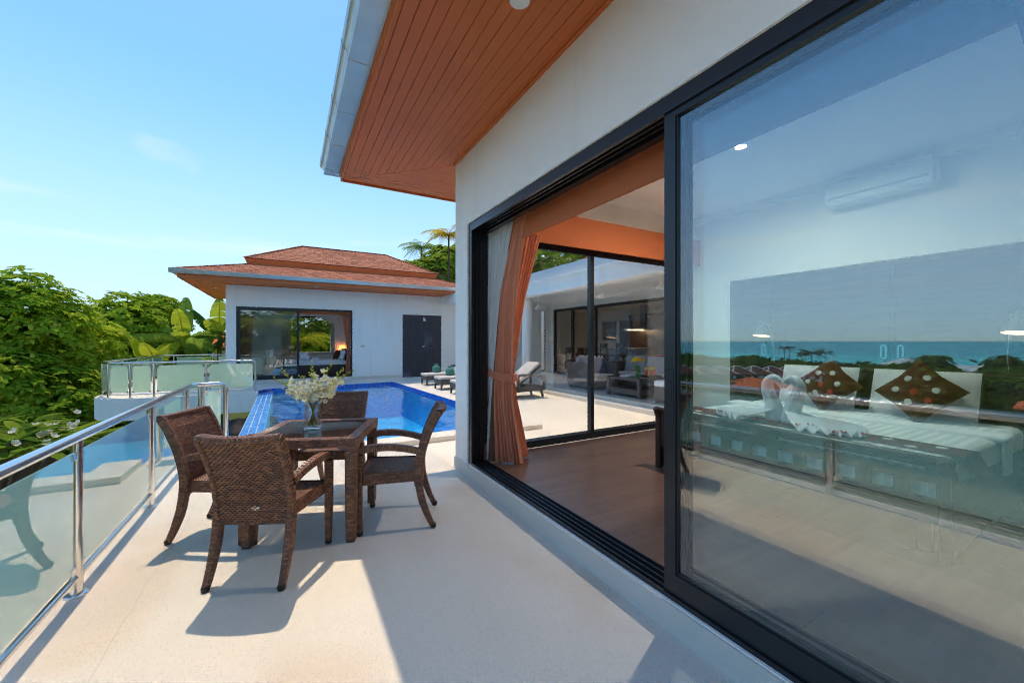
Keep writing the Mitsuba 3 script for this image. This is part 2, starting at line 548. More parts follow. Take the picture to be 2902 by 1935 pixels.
# ------------------------------------------------------------------ terrace, deck, pool
ter = sg.Polygon([(-1.22, -9), (1.66, -9), (1.66, 4.25), (1.66, 5.62), (-0.27, 5.62), (-0.6, 5.62), (-0.6, 6.48), (-1.22, 6.48)])
struct('terrace_floor', prism(ter, 0.42, (0, 0, -0.42)), 'mt_terrace', label='pale speckled concrete terrace')
POOL = [(-0.36, 5.82), (3.72, 5.82), (3.30, 14.55), (-0.42, 14.35)]
dk = sg.Polygon([(1.66, 4.285), (6.2, 4.285), (6.2, 16.1), (-0.78, 16.1), (-0.78, 13.98), (-0.42, 14.35), (3.30, 14.55), (3.72, 5.82), (3.72, 5.62), (1.66, 5.62)])
struct('pool_deck', prism(dk, 0.42, (0, 0, -0.42)), 'mt_deck', label='cream stone pool deck')
slab = sg.Polygon([(-0.6, 5.5), (3.70, 5.5), (3.70, 5.83), (-0.27, 5.83), (-0.27, 6.2), (-0.6, 6.2)])
struct('pool_coping', prism(slab.buffer(-0.012).buffer(0.012), 0.068, (0, 0, 0.002)), 'mt_deck', label='raised cream coping slab along the near end of the pool')
pool = lab(uniq('swimming_pool'), 'blue tiled infinity pool with a slatted overflow edge', None, None, 'structure')
bas = []
PZ = -1.05
pc = [np.array(p) for p in POOL]
part(pool, 'floor', sheet(POOL, PZ), 'mt_poolfloor')
wl = []
for i in range(4):
    a, b = pc[i], pc[(i + 1) % 4]
    top = -0.125 if i == 3 else -0.16
    wl.append((np.array([[*a, PZ], [*b, PZ], [*b, top], [*a, top]]), np.array([[0, 2, 1], [0, 3, 2]])))
part(pool, 'side_walls', cat(wl), 'mt_poolfloor')
WATER = -0.10


def wfun(u, v):
    P = (np.array(POOL[0])[None, None] * ((1 - u) * (1 - v))[..., None] + np.array(POOL[1]) * (u * (1 - v))[..., None]
         + np.array(POOL[2]) * (u * v)[..., None] + np.array(POOL[3]) * ((1 - u) * v)[..., None])
    q = np.stack([P[..., 0] * 2.6, P[..., 1] * 2.6, u * 0], -1)
    z = WATER + (meshkit.fbm(q, 2, 4) - .5) * 0.020 + (meshkit.noise(q * 3.7 + 5) - .5) * 0.006
    return np.concatenate([P, z[..., None]], -1)


part(pool, 'water', grid(wfun, 130, 250), 'mt_water', True)


def tile_row(a, b, z0, z1, w, inset, name, mt, nrm):
    a, b = np.array(a, float), np.array(b, float)
    L = np.linalg.norm(b - a)
    d = (b - a) / L
    n = int(round(L / w))
    nrm = np.array(nrm, float)
    for k in range(n):
        p0, p1 = a + d * (k * L / n + .004), a + d * ((k + 1) * L / n - .004)
        q0, q1 = p0 + nrm * inset, p1 + nrm * inset
        yield hexa([[*p0, z0], [*p1, z0], [*q0, z0], [*q1, z0], [*p0, z1], [*p1, z1], [*q0, z1], [*q1, z1]])


for k in range(2):
    z1 = -0.004 - k * 0.082
    for m in tile_row(POOL[1], POOL[2], z1 - .078, z1, 0.15, 0.012, 'tile', 0, (-1, -0.04)):
        part(pool, 'tile', m, 'mt_bluetile')
    for m in tile_row(POOL[2], POOL[3], z1 - .078, z1, 0.15, 0.012, 'tile', 0, (0, -1)):
        part(pool, 'tile', m, 'mt_bluetile')
grout = []
for a, b, n in ((pc[1], pc[2], (-1, 0)), (pc[2], pc[3], (0, -1))):
    n = np.array(n) * .006
    grout.append(hexa([[*a, -.2], [*b, -.2], [*(a + n), -.2], [*(b + n), -.2], [*a, -.006], [*b, -.006], [*(a + n), -.006], [*(b + n), -.006]]))
part(pool, 'grout', cat(grout), 'mt_grout')
# the overflow edge: three bands of narrow slat tiles between white joints
W0, W1 = (-0.70, 6.22), (-0.76, 13.95)
part(pool, 'weir', cat([hexa([[-0.70, 6.2, -1.2], [-0.345, 6.2, -1.2], [-0.76, 14.0, -1.2], [-0.40, 14.35, -1.2],
                              [-0.70, 6.2, -.105], [-0.345, 6.2, -.105], [-0.76, 14.0, -.105], [-0.40, 14.35, -.105]])]), 'mt_grout')
sm, nsl = [], 0
N = 150
for k in range(N):
    for b in range(3):
        t0, t1 = (k + .08) / N, (k + .92) / N
        xs = lambda t, e: (-0.695 - .06 * t) + e * (0.345 - 0.01 * t) / 3
        y0, y1 = 6.22 + t0 * 7.75, 6.22 + t1 * 7.75
        e0, e1 = b + .06, b + .94
        m = hexa([[xs(t0, e0), y0, -.106], [xs(t0, e1), y0, -.106], [xs(t1, e0), y1, -.106], [xs(t1, e1), y1, -.106],
                  [xs(t0, e0), y0, -.092], [xs(t0, e1), y0, -.092], [xs(t1, e0), y1, -.092], [xs(t1, e1), y1, -.092]])
        if 20 <= k < 96:
            part(pool, 'slat_tile', m, 'mt_slat')
        else:
            sm.append(m)
part(pool, 'slat_tile', cat(sm), 'mt_slat', kind='stuff')
ft = []
for m in tile_row((-0.76, 13.98), (-0.42, 14.33), -.09, -.004, .12, .012, '', 0, (.7, -.7)):
    part(pool, 'tile', m, 'mt_bluetile')
for c in ((2.9, 13.6, -.45), (3.25, 9.6, -.45)):
    part(pool, 'pool_light', tube([(c[0], c[1], c[2]), (c[0] - .05, c[1], c[2])], .12, 20), 'mt_plastic')
for c in ((3.75, 12.6), (3.95, 9.7)):
    part('pool_deck', 'skimmer_lid', lathe([(0, .006), (.09, .006), (.09, 0)], 20, (*c, 0)), 'mt_plastic')
struct('pool_undercroft_wall', bx(-1.5, -0.78, 9.5, 9.7, -3.2, -.55), 'mt_white')
struct('rock_face', grid(lambda u, v: np.stack([-1.6 + u * 1.4, 10.6 + 0 * u + .4 * meshkit.noise(np.stack([u * 9, v * 9, u * 0], -1)), -3.4 + v * 3.1], -1), 30, 40), 'mt_rock', True, label='dark rock face below the pool edge')
struct('pool_outer_wall', bx(-0.74, -0.42, 6.3, 13.9, -3.2, -1.2), 'mt_white')

# ------------------------------------------------------------------ balcony slab beside the far villa
arc = [(-4.42, 15.1), (-4.43, 14.6), (-4.36, 14.2), (-4.18, 13.82), (-3.9, 13.55), (-3.55, 13.4), (-3.1, 13.33), (-1.7, 13.38), (-0.78, 13.46)]
bal = sg.Polygon(arc + [(-0.78, 16.1), (-1.80, 16.1), (-1.80, 20.7), (-4.45, 20.7)])
struct('balcony_slab', prism(bal, 0.54, (0, 0, -0.54)), 'mt_white', label='white balcony slab with a rounded corner')
struct('balcony_floor', prism(bal.buffer(-.004), .004, (0, 0, 0.0)), 'mt_deck')
part('balcony_floor', 'drain', lathe([(0, .008), (.06, .008), (.06, .004)], 16, (-3.9, 14.6, 0)), 'mt_chrome')

# ------------------------------------------------------------------ bedroom villa (right)
v1 = thing('bedroom_villa', 'white villa on the right with brown boarded eaves over wide black sliding doors', 'building')
WX, WI = 1.675, 1.835
OY0, OY1, OZ0, OZ1 = 0.06, 3.94, 0.142, 2.71
FY0, FY1 = 4.105, 4.285
RX = 5.6
SOF = 3.476
CEIL = 3.36
part(v1, 'wall', wall_x(WX, WI, -9, FY1, 0.0, 3.62, [(OY0, OY1, OZ0, OZ1)]), 'mt_white')
part(v1, 'wall', wall_y(FY0, FY1, WI, 9.2, 0.0, 3.62, [(2.14, 5.36, OZ0, OZ1)]), 'mt_white')
part(v1, 'wall', bx(RX, RX + .16, -9, FY0, 0, 3.62), 'mt_paint')
part(v1, 'wall', bx(WI, RX, -3.2, -3.05, 0, 3.62), 'mt_paint')
part(v1, 'ceiling', prism(sg.box(WI, -3.05, RX, FY0).difference(sg.Point(3.87, 2.28).buffer(.052, 8)), .06, (0, 0, CEIL)), 'mt_paint')
sk = [(1.655, 0), (1.8, 0), (1.8, .141), (1.664, .134), (1.660, .03)]
part(v1, 'plinth', prism(sk, 13.3, (0, -9, 0), (1, 0, 0), (0, 0, 1), (0, 1, 0)), 'mt_plinth')
part(v1, 'plinth', bx(1.7, 9.2, 4.2, 4.296, 0.0, .136), 'mt_terrace')
subf = part(v1, 'floor', bx(WI + .05, RX, -3.05, FY0 + .02, 0.0, .124), 'mt_boardback')
rows = int((RX - 1.87) / .195)
for i in range(rows + 1):
    x0 = 1.872 + i * .195
    x1 = min(x0 + .1941, RX)
    y = -1.2 - RNG.random() * 1.8
    while y < FY0:
        y1 = min(y + 1.85, FY0 + .01)
        part(subf, 'plank', cbx(x0, x1, y, y1 - .0012, .122, .140 + RNG.random() * .0003, .0006), 'mt_wood')
        y = y1
# ceiling rim over the doors
part(v1, 'ceiling_bulkhead', bx(WI, 2.25, -3.05, FY0, 2.98, CEIL), 'mt_paint')
part(v1, 'cornice', bx(RX - .05, RX, -3.05, FY0, 3.26, CEIL - .002), 'mt_paint')
# eaves: boarded soffit, fascia, gutter
EX, EY = 0.592, 5.36
so = part(v1, 'soffit', cat([bx(EX, WX, -9, EY, SOF + .016, SOF + .04), bx(WX, 9.2, FY1, EY, SOF + .016, SOF + .04)]), 'mt_boardback')
BW = 0.0845
nb = 13
for i in range(nb):
    x0, x1 = EX + .012 + i * BW, min(EX + .012 + (i + 1) * BW - .005, WX)
    if x0 > WX - .01:
        break
    ye = lambda x: EY - (x - EX)
    cuts = [-9, -3.6 + RNG.random() * 1.5, 0.3 + RNG.random() * 1.4, 2.2 + RNG.random() * 2.3]
    cuts = [c for c in cuts if c < ye(x1) - .3] + [None]
    for a, b in zip(cuts[:-1], cuts[1:]):
        e0, e1 = (ye(x0) - .004, ye(x1) - .004) if b is None else (b - .0015, b - .0015)
        dz = RNG.random() * .0025
        part(so, 'board', hexa([[x0, a, SOF + dz], [x1, a, SOF + dz], [x0, e0, SOF + dz], [x1, e1, SOF + dz],
                                [x0, a, SOF + .016], [x1, a, SOF + .016], [x0, e0, SOF + .016], [x1, e1, SOF + .016]]), 'mt_board')
    y1, y0 = EY - .012 - i * BW, max(EY - .012 - (i + 1) * BW + .005, FY1)
    xs_ = lambda y: EX + (EY - y)
    dz = RNG.random() * .002
    part(so, 'board', hexa([[xs_(y0) + .004, y0, SOF + dz], [9.2, y0, SOF + dz], [xs_(y1) + .004, y1, SOF + dz], [9.2, y1, SOF + dz],
                            [xs_(y0) + .004, y0, SOF + .016], [9.2, y0, SOF + .016], [xs_(y1) + .004, y1, SOF + .016], [9.2, y1, SOF + .016]]), 'mt_board')
part(v1, 'soffit_trim', cat([bx(WX - .03, WX - .001, -9, FY1, SOF - .014, SOF - .001)]), 'mt_board')
# fascia boards
fz0, fz1 = SOF - .022, 3.67
fp = [(0, .0), (.022, .0), (.022, fz1 - fz0), (-.014, fz1 - fz0), (-.014, .05), (0, .044)]
part(v1, 'fascia', prism([(EX - .022 + a, fz0 + b) for a, b in fp], 14.36, (0, -9, 0), (1, 0, 0), (0, 0, 1), (0, 1, 0)), 'mt_board')
part(v1, 'fascia', prism([(-(EY + .022) + a, fz0 + b) for a, b in fp], 9.2 - EX + .02, (EX - .022, 0, 0), (0, -1, 0), (0, 0, 1), (1, 0, 0)), 'mt_board')
gp = [(.575, 3.66), (.573, 3.556), (.392, 3.556), (.388, 3.60), (.372, 3.625), (.352, 3.64), (.346, 3.685), (.356, 3.689)]
gl = sg.LineString(gp).buffer(.0025, cap_style='flat', join_style='mitre')
gu = part(v1, 'gutter', prism(gl, 14.52, (0, -9, 0), (1, 0, 0), (0, 0, 1), (0, 1, 0)), 'mt_zinc', 40)
part(gu, 'end_cap', prism(sg.Polygon(gp), .004, (0, 5.52, 0), (1, 0, 0), (0, 0, 1), (0, 1, 0)), 'mt_zinc')
go = [(.585, 3.5525), (.389, 3.5525), (.384, 3.598), (.368, 3.622), (.348, 3.636), (.342, 3.69)]
gs = sg.LineString(go).buffer(.0025, cap_style='flat', join_style='mitre')
strap = shp(prism(gs, .024, (0, 0, 0), (1, 0, 0), (0, 0, 1), (0, 1, 0)), 'mt_zinc')
for y in (5.33, 4.62, 3.93, 3.17, 2.42, 1.7, .95, .2, -.55):
    partd(gu, 'bracket', strap, T().translate([0, y, 0]))
rf = [(0.46, 3.69), (3.2, 4.75), (6, 4.75), (6, 3.64), (0.6, 3.64)]
part(v1, 'roof', hull([[.46, -9, 3.68], [.46, 5.46, 3.68], [9.2, 5.46, 3.68], [9.2, -9, 3.68], [3.6, 2.3, 4.7], [6, 2.3, 4.7], [3.6, -6, 4.7], [6, -6, 4.7]]), 'mt_shingle_a')
part(v1, 'downlight', lathe([(0, -.003), (.055, -.003), (.062, .0), (.062, .004)], 18, (1.2, 2.03, SOF - .001)), 'mt_plastic')

# black door frame: track, head, jambs, three stacked leaves
df = part(v1, 'door_frame', cat([
    bx(1.690, 1.70, OY0, OY1, OZ0, OZ0 + .022), bx(1.70, 1.90, OY0, OY1, OZ0 - .004, OZ0 + .004),
    *[bx(1.728 + .046 * i, 1.736 + .046 * i, OY0 + .04, OY1 - .04, OZ0 + .004, OZ0 + .022) for i in range(4)],
    bx(1.690, 1.90, OY0, OY1, OZ1 - .045, OZ1), bx(1.690, 1.715, OY0, OY1, OZ1 - .085, OZ1 - .045), bx(1.748, 1.762, OY0, OY1, OZ1 - .08, OZ1 - .045),
    bx(1.794, 1.808, OY0, OY1, OZ1 - .08, OZ1 - .045), bx(1.84, 1.90, OY0, OY1, OZ1 - .09, OZ1 - .045),
    bx(1.690, 1.90, OY1 - .035, OY1, OZ0 + .004, OZ1 - .045), bx(1.690, 1.716, OY1 - .075, OY1 - .035, OZ0 + .022, OZ1 - .085),
    bx(1.748, 1.762, OY1 - .06, OY1 - .035, OZ0 + .022, OZ1 - .08), bx(1.794, 1.808, OY1 - .06, OY1 - .035, OZ0 + .022, OZ1 - .08),
    bx(1.690, 1.90, OY0, OY0 + .05, OZ0 + .004, OZ1 - .045)]), 'mt_black')


def leaf(x, ya, yb, z0, z1, handle, glass='mt_pane', axis='x', d=.036):
    """one sliding door leaf: stiles, rails, pane"""
    st, r0, r1 = .068, .105, .07
    B = (lambda a0, a1, z0, z1, dd=d: bx(x - dd / 2, x + dd / 2, a0, a1, z0, z1)) if axis == 'x' else (lambda a0, a1, z0, z1, dd=d: bx(a0, a1, x - dd / 2, x + dd / 2, z0, z1))
    k = part(v1 if axis == 'x' else v1, 'door_leaf', cat([B(ya, ya + st, z0, z1), B(yb - st, yb, z0, z1), B(ya + st, yb - st, z0, z0 + r0), B(ya + st, yb - st, z1 - r1, z1),
                                  B(ya + st, yb - st, z0 + r0, z0 + r0 + .012, .02), B(ya + st, ya + st + .01, z0 + r0 + .012, z1 - r1, .02), B(yb - st - .01, yb - st, z0 + r0 + .012, z1 - r1, .02)]), 'mt_black')
    if axis == 'x':
        pv = np.array([[x, ya + st - .01, z0 + r0 - .01], [x, yb - st + .01, z0 + r0 - .01], [x, yb - st + .01, z1 - r1 + .01], [x, ya + st - .01, z1 - r1 + .01]])
        part(k, 'pane', (pv, np.array([[0, 2, 1], [0, 3, 2]])), glass)
    if handle:
        part(k, 'lock', cat([cbx(x - d / 2 - .004, x - d / 2 + .002, yb - .056, yb - .02, 1.01, 1.31, .002)]), 'mt_black')
        part(k, 'handle', cbx(x - d / 2 - .0065, x - d / 2 - .0035, yb - .047, yb - .03, 1.12, 1.25, .001), 'mt_rubber')
        part(k, 'lock_edge', bx(x - .012, x + .012, yb, yb + .004, 1.0, 1.32), 'mt_chrome')
    return k


leaf(1.722, OY0 + .05, 1.405, OZ0 + .022, OZ1 - .05, True)
leaf(1.769, OY0 + .06, 1.395, OZ0 + .024, OZ1 - .05, False)
leaf(1.815, OY0 + .07, 1.40, OZ0 + .024, OZ1 - .05, False)
# far door towards the pool deck
part(v1, 'door_frame', cat([bx(2.14, 5.36, 4.125, 4.275, OZ0, OZ0 + .05), bx(2.14, 5.36, 4.15, 4.27, OZ0 + .05, OZ0 + .075), bx(2.14, 5.36, 4.125, 4.275, OZ1 - .07, OZ1), bx(2.14, 5.36, 4.15, 4.17, OZ1 - .10, OZ1 - .07), bx(2.14, 5.36, 4.20, 4.22, OZ1 - .09, OZ1 - .07),
                            bx(2.14, 2.19, 4.125, 4.275, OZ0 + .05, OZ1 - .07), bx(5.31, 5.36, 4.125, 4.275, OZ0 + .05, OZ1 - .07), bx(3.60, 3.655, 4.18, 4.255, OZ0 + .05, OZ1 - .07)]), 'mt_black')
pn = np.array([[2.18, 4.215, OZ0 + .06], [5.32, 4.215, OZ0 + .06], [5.32, 4.215, OZ1 - .08], [2.18, 4.215, OZ1 - .08]])
part(v1, 'pane', (pn, np.array([[0, 1, 2], [0, 2, 3]])), 'mt_farpane')


# ------------------------------------------------------------------ far villa across the pool
v2 = thing('pool_villa', 'white single storey villa behind the pool with a two tier red shingle hip roof', 'building')
BY = 16.1
wx0, wx1, wz0, wz1 = -1.52, 2.12, .13, 2.63
sx0, sx1, sz1 = 4.02, 5.65, 2.54
part(v2, 'wall', wall_y(BY, BY + .2, -1.805, 9.0, -.5, 3.40, [(wx0, wx1, wz0, wz1), (sx0, sx1, -.1, sz1)]), 'mt_white')
part(v2, 'wall', wall_x(-1.805, -1.605, BY + .2, 20.9, -.5, 3.40), 'mt_white')
part(v2, 'wall', wall_y(20.9, 21.1, -1.805, 9, -.5, 3.40, [(.09, 1.78, .95, 2.57)]), 'mt_white')
part(v2, 'plinth', cat([bx(-1.0, sx0, BY - .022, BY - .001, 0, .115), bx(sx1, 9, BY - .022, BY - .001, 0, .115)]), 'mt_terrace')
part(v2, 'floor', bx(-1.6, 6.2, BY + .2, 20.9, 0, .12), 'mt_wood')
part(v2, 'ceiling', bx(-1.6, 6.2, BY + .2, 20.9, 3.0, 3.05), 'mt_paint')
part(v2, 'wall', bx(3.4, 3.5, BY + .2, 20.9, .12, 3.0), 'mt_paint')
th = np.linspace(PI, 0, 21)
arch = sg.Polygon([(-.24, .12), (-.24, 2.02)] + [(.78 + 1.02 * math.cos(t), 2.02 + .53 * math.sin(t)) for t in th] + [(1.8, 2.02), (1.8, .12)])
part(v2, 'arch_wall', wall_y(19.2, 19.32, -1.6, 3.4, .12, 3.0, [arch]), 'mt_paint')
part(v2, 'vanity', cat([bx(-1.6, 3.4, 18.9, 19.2, .12, .78), bx(-.24, 1.8, 18.88, 19.34, .78, .84)]), 'mt_counter')
# shower panel of dark tiles
shw = part(v2, 'shower_panel', bx(sx0, sx1, BY + .03, BY + .05, -.1, sz1), 'mt_rubber')
for i in range(5):
    for j in range(8):
        w, h = (sx1 - sx0) / 5, sz1 / 8
        part(shw, 'tile', cbx(sx0 + i * w + .002, sx0 + (i + 1) * w - .002, BY - .008, BY + .04, j * h + .002, (j + 1) * h - .002, .002), 'mt_darktile')
hx = 4.87
shh = part(v2, 'shower_head', cat([tube([(hx, BY, 2.42), (hx, BY - .08, 2.43), (hx, BY - .14, 2.39)], .013, 8), tube([(hx, BY - .13, 2.40), (hx, BY - .16, 2.36), (hx, BY - .185, 2.30)], [.02, .05, .075], 16)]), 'mt_plastic', True)
part(v2, 'shower_tap', cat([tube([(hx, BY, 1.24), (hx, BY - .05, 1.24)], .03, 14), tube([(hx - .06, BY - .05, 1.22), (hx + .06, BY - .05, 1.26)], .012, 8)]), 'mt_chrome')
part(v2, 'switch_plate', cbx(2.43, 2.57, BY - .012, BY, 1.23, 1.31, .003), 'mt_beige')
# window: frame, fixed glazed leaf on the left, open on the right
fr = part(v2, 'window_frame', cat([bx(wx0, wx1, BY - .012, BY + .12, wz0, wz0 + .05), bx(wx0, wx1, BY - .012, BY + .12, wz1 - .07, wz1),
                                   bx(wx0, wx0 + .05, BY - .012, BY + .12, wz0 + .05, wz1 - .07), bx(wx1 - .05, wx1, BY - .012, BY + .12, wz0 + .05, wz1 - .07)]), 'mt_black')
lf = part(fr, 'sliding_leaf', cat([bx(.27, .335, BY + .01, BY + .05, wz0 + .05, wz1 - .07), bx(wx0 + .05, wx0 + .11, BY + .01, BY + .05, wz0 + .05, wz1 - .07),
                                   bx(wx0 + .11, .27, BY + .01, BY + .05, wz0 + .05, wz0 + .14), bx(wx0 + .11, .27, BY + .01, BY + .05, wz1 - .12, wz1 - .07)]), 'mt_black')
pv = np.array([[wx0 + .1, BY + .03, wz0 + .1], [.28, BY + .03, wz0 + .1], [.28, BY + .03, wz1 - .1], [wx0 + .1, BY + .03, wz1 - .1]])
part(fr, 'pane', (np.vstack([pv, pv + [0, .06, 0]]), np.array([[0, 1, 2], [0, 2, 3], [4, 5, 6], [4, 6, 7]])), 'mt_pane')
# eaves
S2 = 3.36
ex0, ey0 = -2.82, 14.97
so2 = part(v2, 'soffit', cat([bx(ex0, 9, ey0, BY, S2 + .012, S2 + .03), bx(ex0, -1.805, BY, 21.9, S2 + .012, S2 + .03)]), 'mt_boardback')
bs = []
for i in range(10):
    w = 1.0 / 10
    x0, x1 = ex0 + .01 + i * w, ex0 + .01 + (i + 1) * w - .006
    bs.append(hexa([[x0, ey0 + (x0 - ex0) * 1.12, S2], [x1, ey0 + (x1 - ex0) * 1.12, S2], [x0, 21.9, S2], [x1, 21.9, S2], [x0, ey0 + (x0 - ex0) * 1.12, S2 + .012], [x1, ey0 + (x1 - ex0) * 1.12, S2 + .012], [x0, 21.9, S2 + .012], [x1, 21.9, S2 + .012]]))
    w = 1.12 / 10
    y0, y1 = ey0 + .01 + i * w, ey0 + .01 + (i + 1) * w - .006
    bs.append(hexa([[ex0 + (y0 - ey0) / 1.12, y0, S2], [9, y0, S2], [ex0 + (y1 - ey0) / 1.12, y1, S2], [9, y1, S2], [ex0 + (y0 - ey0) / 1.12, y0, S2 + .012], [9, y0, S2 + .012], [ex0 + (y1 - ey0) / 1.12, y1, S2 + .012], [9, y1, S2 + .012]]))
part(so2, 'board', cat(bs), 'mt_board', kind='stuff')
part(so2, 'trim', cat([bx(-1.83, 9, BY - .03, BY - .001, S2 - .022, S2 - .001), bx(-1.83, -1.806, BY, 20.9, S2 - .022, S2 - .001)]), 'mt_board')
part(v2, 'fascia', cat([bx(ex0 - .022, 9, ey0 - .022, ey0, S2 - .02, S2 + .17), bx(ex0 - .022, ex0, ey0, 21.9, S2 - .02, S2 + .17)]), 'mt_board')
for x, y in ((.87, 15.5), (5.1, 15.6), (-2.25, 17.6)):
    part(so2, 'downlight', lathe([(0, -.004), (.075, -.004), (.085, 0), (.085, .006)], 18, (x, y, S2 - .002)), 'mt_plastic')
gz = S2 + .10
gp2 = [(0, .14), (0, .0), (-.12, .0), (-.14, .04), (-.155, .07), (-.165, .12)]
gu2 = part(v2, 'gutter', cat([prism(sg.LineString([(-(ey0 - .022) + 0, 0)] and [(-(a), b) for a, b in gp2]).buffer(.004, cap_style='flat', join_style='mitre'), 12.1, (ex0 - .19, ey0 - .022, gz), (0, -1, 0), (0, 0, 1), (1, 0, 0)),
                              prism(sg.LineString(gp2).buffer(.004, cap_style='flat', join_style='mitre'), 7.1, (ex0 - .022, ey0 - .19, gz), (1, 0, 0), (0, 0, 1), (0, 1, 0)),
                              bx(ex0 - .19, ex0 - .18, ey0 - .19, ey0 - .02, gz, gz + .12)]), 'mt_zinc')
st2 = shp(prism(sg.LineString([(-a, b) for a, b in [(0, -.006), (-.124, -.006), (-.146, .04), (-.161, .07), (-.171, .125)]]).buffer(.004, cap_style='flat'), .03, (0, ey0 - .022, gz), (0, -1, 0), (0, 0, 1), (1, 0, 0)), 'mt_zinc')
for x in (-2.35, -2.1, -1.35, -.55, .2, .9, 1.0, 1.65, 2.35, 3.05, 3.7, 3.85, 4.5, 5.1, 5.75):
    partd(gu2, 'bracket', st2, T().translate([x, 0, 0]))
# roof: lower hip, fascia of the upper tier, upper hip
rx0, rx1, ry0, ry1, rz = -2.95, 7.25, 14.85, 21.7, 3.575
ins = 1.72
bz = rz + ins * .335
uz, ui = bz + .205, 1.62
ridge_in = (ry1 - ry0) / 2
rtop = uz + (ridge_in - ui) * .535


def rect(i, z):
    return [[rx0 + i, ry0 + i, z], [rx1 - i, ry0 + i, z], [rx1 - i, ry1 - i, z], [rx0 + i, ry1 - i, z]]


A, Bq, Cq = rect(0, rz), rect(ins, bz), rect(ui, uz)
Rg = [[rx0 + ridge_in, ry0 + ridge_in, rtop], [rx1 - ridge_in, ry0 + ridge_in, rtop]]
vv = np.array(A + Bq + Cq + Rg)
ff = []
for k in range(4):
    j = (k + 1) % 4
    ff += [[k, j, 4 + j], [k, 4 + j, 4 + k]]
part(v2, 'roof', (vv, np.array(ff + [[8, 9, 13], [8, 13, 12], [9, 10, 13], [10, 11, 12], [10, 12, 13], [11, 8, 12]])), 'mt_shingle_c')
v2roof = v2 + '__roof'
tb = np.array(rect(ins - .02, bz - .01))
tt = np.array(rect(ui + .02, uz - .012))
part(v2, 'tier_fascia', (np.vstack([tb, tt]), np.array([f for k in range(4) for f in ([k, (k + 1) % 4, 4 + (k + 1) % 4], [k, 4 + (k + 1) % 4, 4 + k])])), 'mt_board')
SHM = [[], [], []]
cand = []


def shingle_plane(o, du, dn, L, slope_len, inset0, inset1, near):
    """rows of shingles; o: lower left corner, du along the eave, dn up the slope; the row's ends move in by inset per length"""
    du, dn = np.array(du, float), np.array(dn, float)
    nrm = np.cross(du, dn)
    e = .16
    nr = int(slope_len / e)
    for r in range(nr + 1):
        t = min(r * e, slope_len - .05)
        a = inset0 * t / slope_len
        b = L - inset1 * t / slope_len
        x = a - RNG.random() * .25
        while x < b:
            w = RNG.choice([.24, .32, .40])
            xa, xb = max(x, a + .01), min(x + w - .004, b - .01)
            x += w
            if xb - xa < .03:
                continue
            th_ = .007 + .003 * RNG.random()
            P = [o + du * xa + dn * t, o + du * xb + dn * t, o + du * xa + dn * (t + e * 1.02), o + du * xb + dn * (t + e * 1.02)]
            m = hexa([*(p + nrm * .001 for p in P), P[0] + nrm * th_ * 1.5, P[1] + nrm * th_ * 1.5, P[2] + nrm * .004, P[3] + nrm * .004])
            cand.append((near + np.linalg.norm(P[0][:2]) - 4 * (xb - xa), m, RNG.integers(3)))


s1 = math.hypot(ins, bz - rz)
d1 = np.array([0, ins, bz - rz]) / s1
shingle_plane(np.array(A[0]), (1, 0, 0), d1, rx1 - rx0, s1, ins, ins, 0)
shingle_plane(np.array(A[3]), (0, -1, 0), np.array([ins, 0, bz - rz]) / s1, ry1 - ry0, s1, ins, ins, 30)
s2 = math.hypot(ridge_in - ui, rtop - uz)
shingle_plane(np.array(Cq[0]), (1, 0, 0), np.array([0, ridge_in - ui, rtop - uz]) / s2, rx1 - rx0 - 2 * ui, s2, ridge_in - ui, ridge_in - ui, 1)
shingle_plane(np.array(Cq[3]), (0, -1, 0), np.array([ridge_in - ui, 0, rtop - uz]) / s2, ry1 - ry0 - 2 * ui, s2, ridge_in - ui, ridge_in - ui, 30)
cand.sort(key=lambda c: c[0])
for _, m, c in cand[:280]:
    part(v2roof, 'shingle', m, 'mt_shingle_' + 'abc'[c])
for _, m, c in cand[280:]:
    SHM[c].append(m)
for c in range(3):
    part(v2roof, 'shingle', cat(SHM[c]), 'mt_shingle_' + 'abc'[c], kind='stuff')
caps = []
for a, b in ((A[0], Bq[0]), (A[1], Bq[1]), (Cq[0], Rg[0]), (Cq[1], Rg[1]), (Rg[0], Rg[1])):
    a, b = np.array(a), np.array(b)
    n = int(np.linalg.norm(b - a) / .16)
    for k in range(n):
        p, q = a + (b - a) * k / n, a + (b - a) * (k + 1.05) / n
        caps.append(tube([p + [0, 0, .012], q + [0, 0, .004]], .075, 4, True, [(-1, -.1), (0, .3), (1, -.1), (0, -.2)]))
part(v2roof, 'ridge_cap', cat(caps), 'mt_shingle_b', kind='stuff')
# link wall and patio beam at the right end
part(v2, 'link_beam', bx(5.72, 6.3, 13.3, BY, 3.0, 3.36), 'mt_white')

# blinds, mirror view, bed room of the far villa
bl = thing('venetian_blind', 'dark slatted blind drawn half way over the bathroom window beyond the arch', 'blind')
for k in range(14):
    part(bl, 'slat', bx(.08, 1.78, 20.80, 20.812, 1.92 + k * .046, 1.947 + k * .046), 'mt_rubber')
part(bl, 'bottom_rail', bx(.08, 1.78, 20.79, 20.84, 1.86, 1.895), 'mt_rubber')
part(bl, 'head_rail', bx(.08, 1.78, 20.79, 20.86, 2.56, 2.62), 'mt_rubber')
part(bl, 'cord', cat([bx(x, x + .012, 20.785, 20.79, 1.89, 2.56) for x in (.4, .95, 1.5)]), 'mt_rubber')


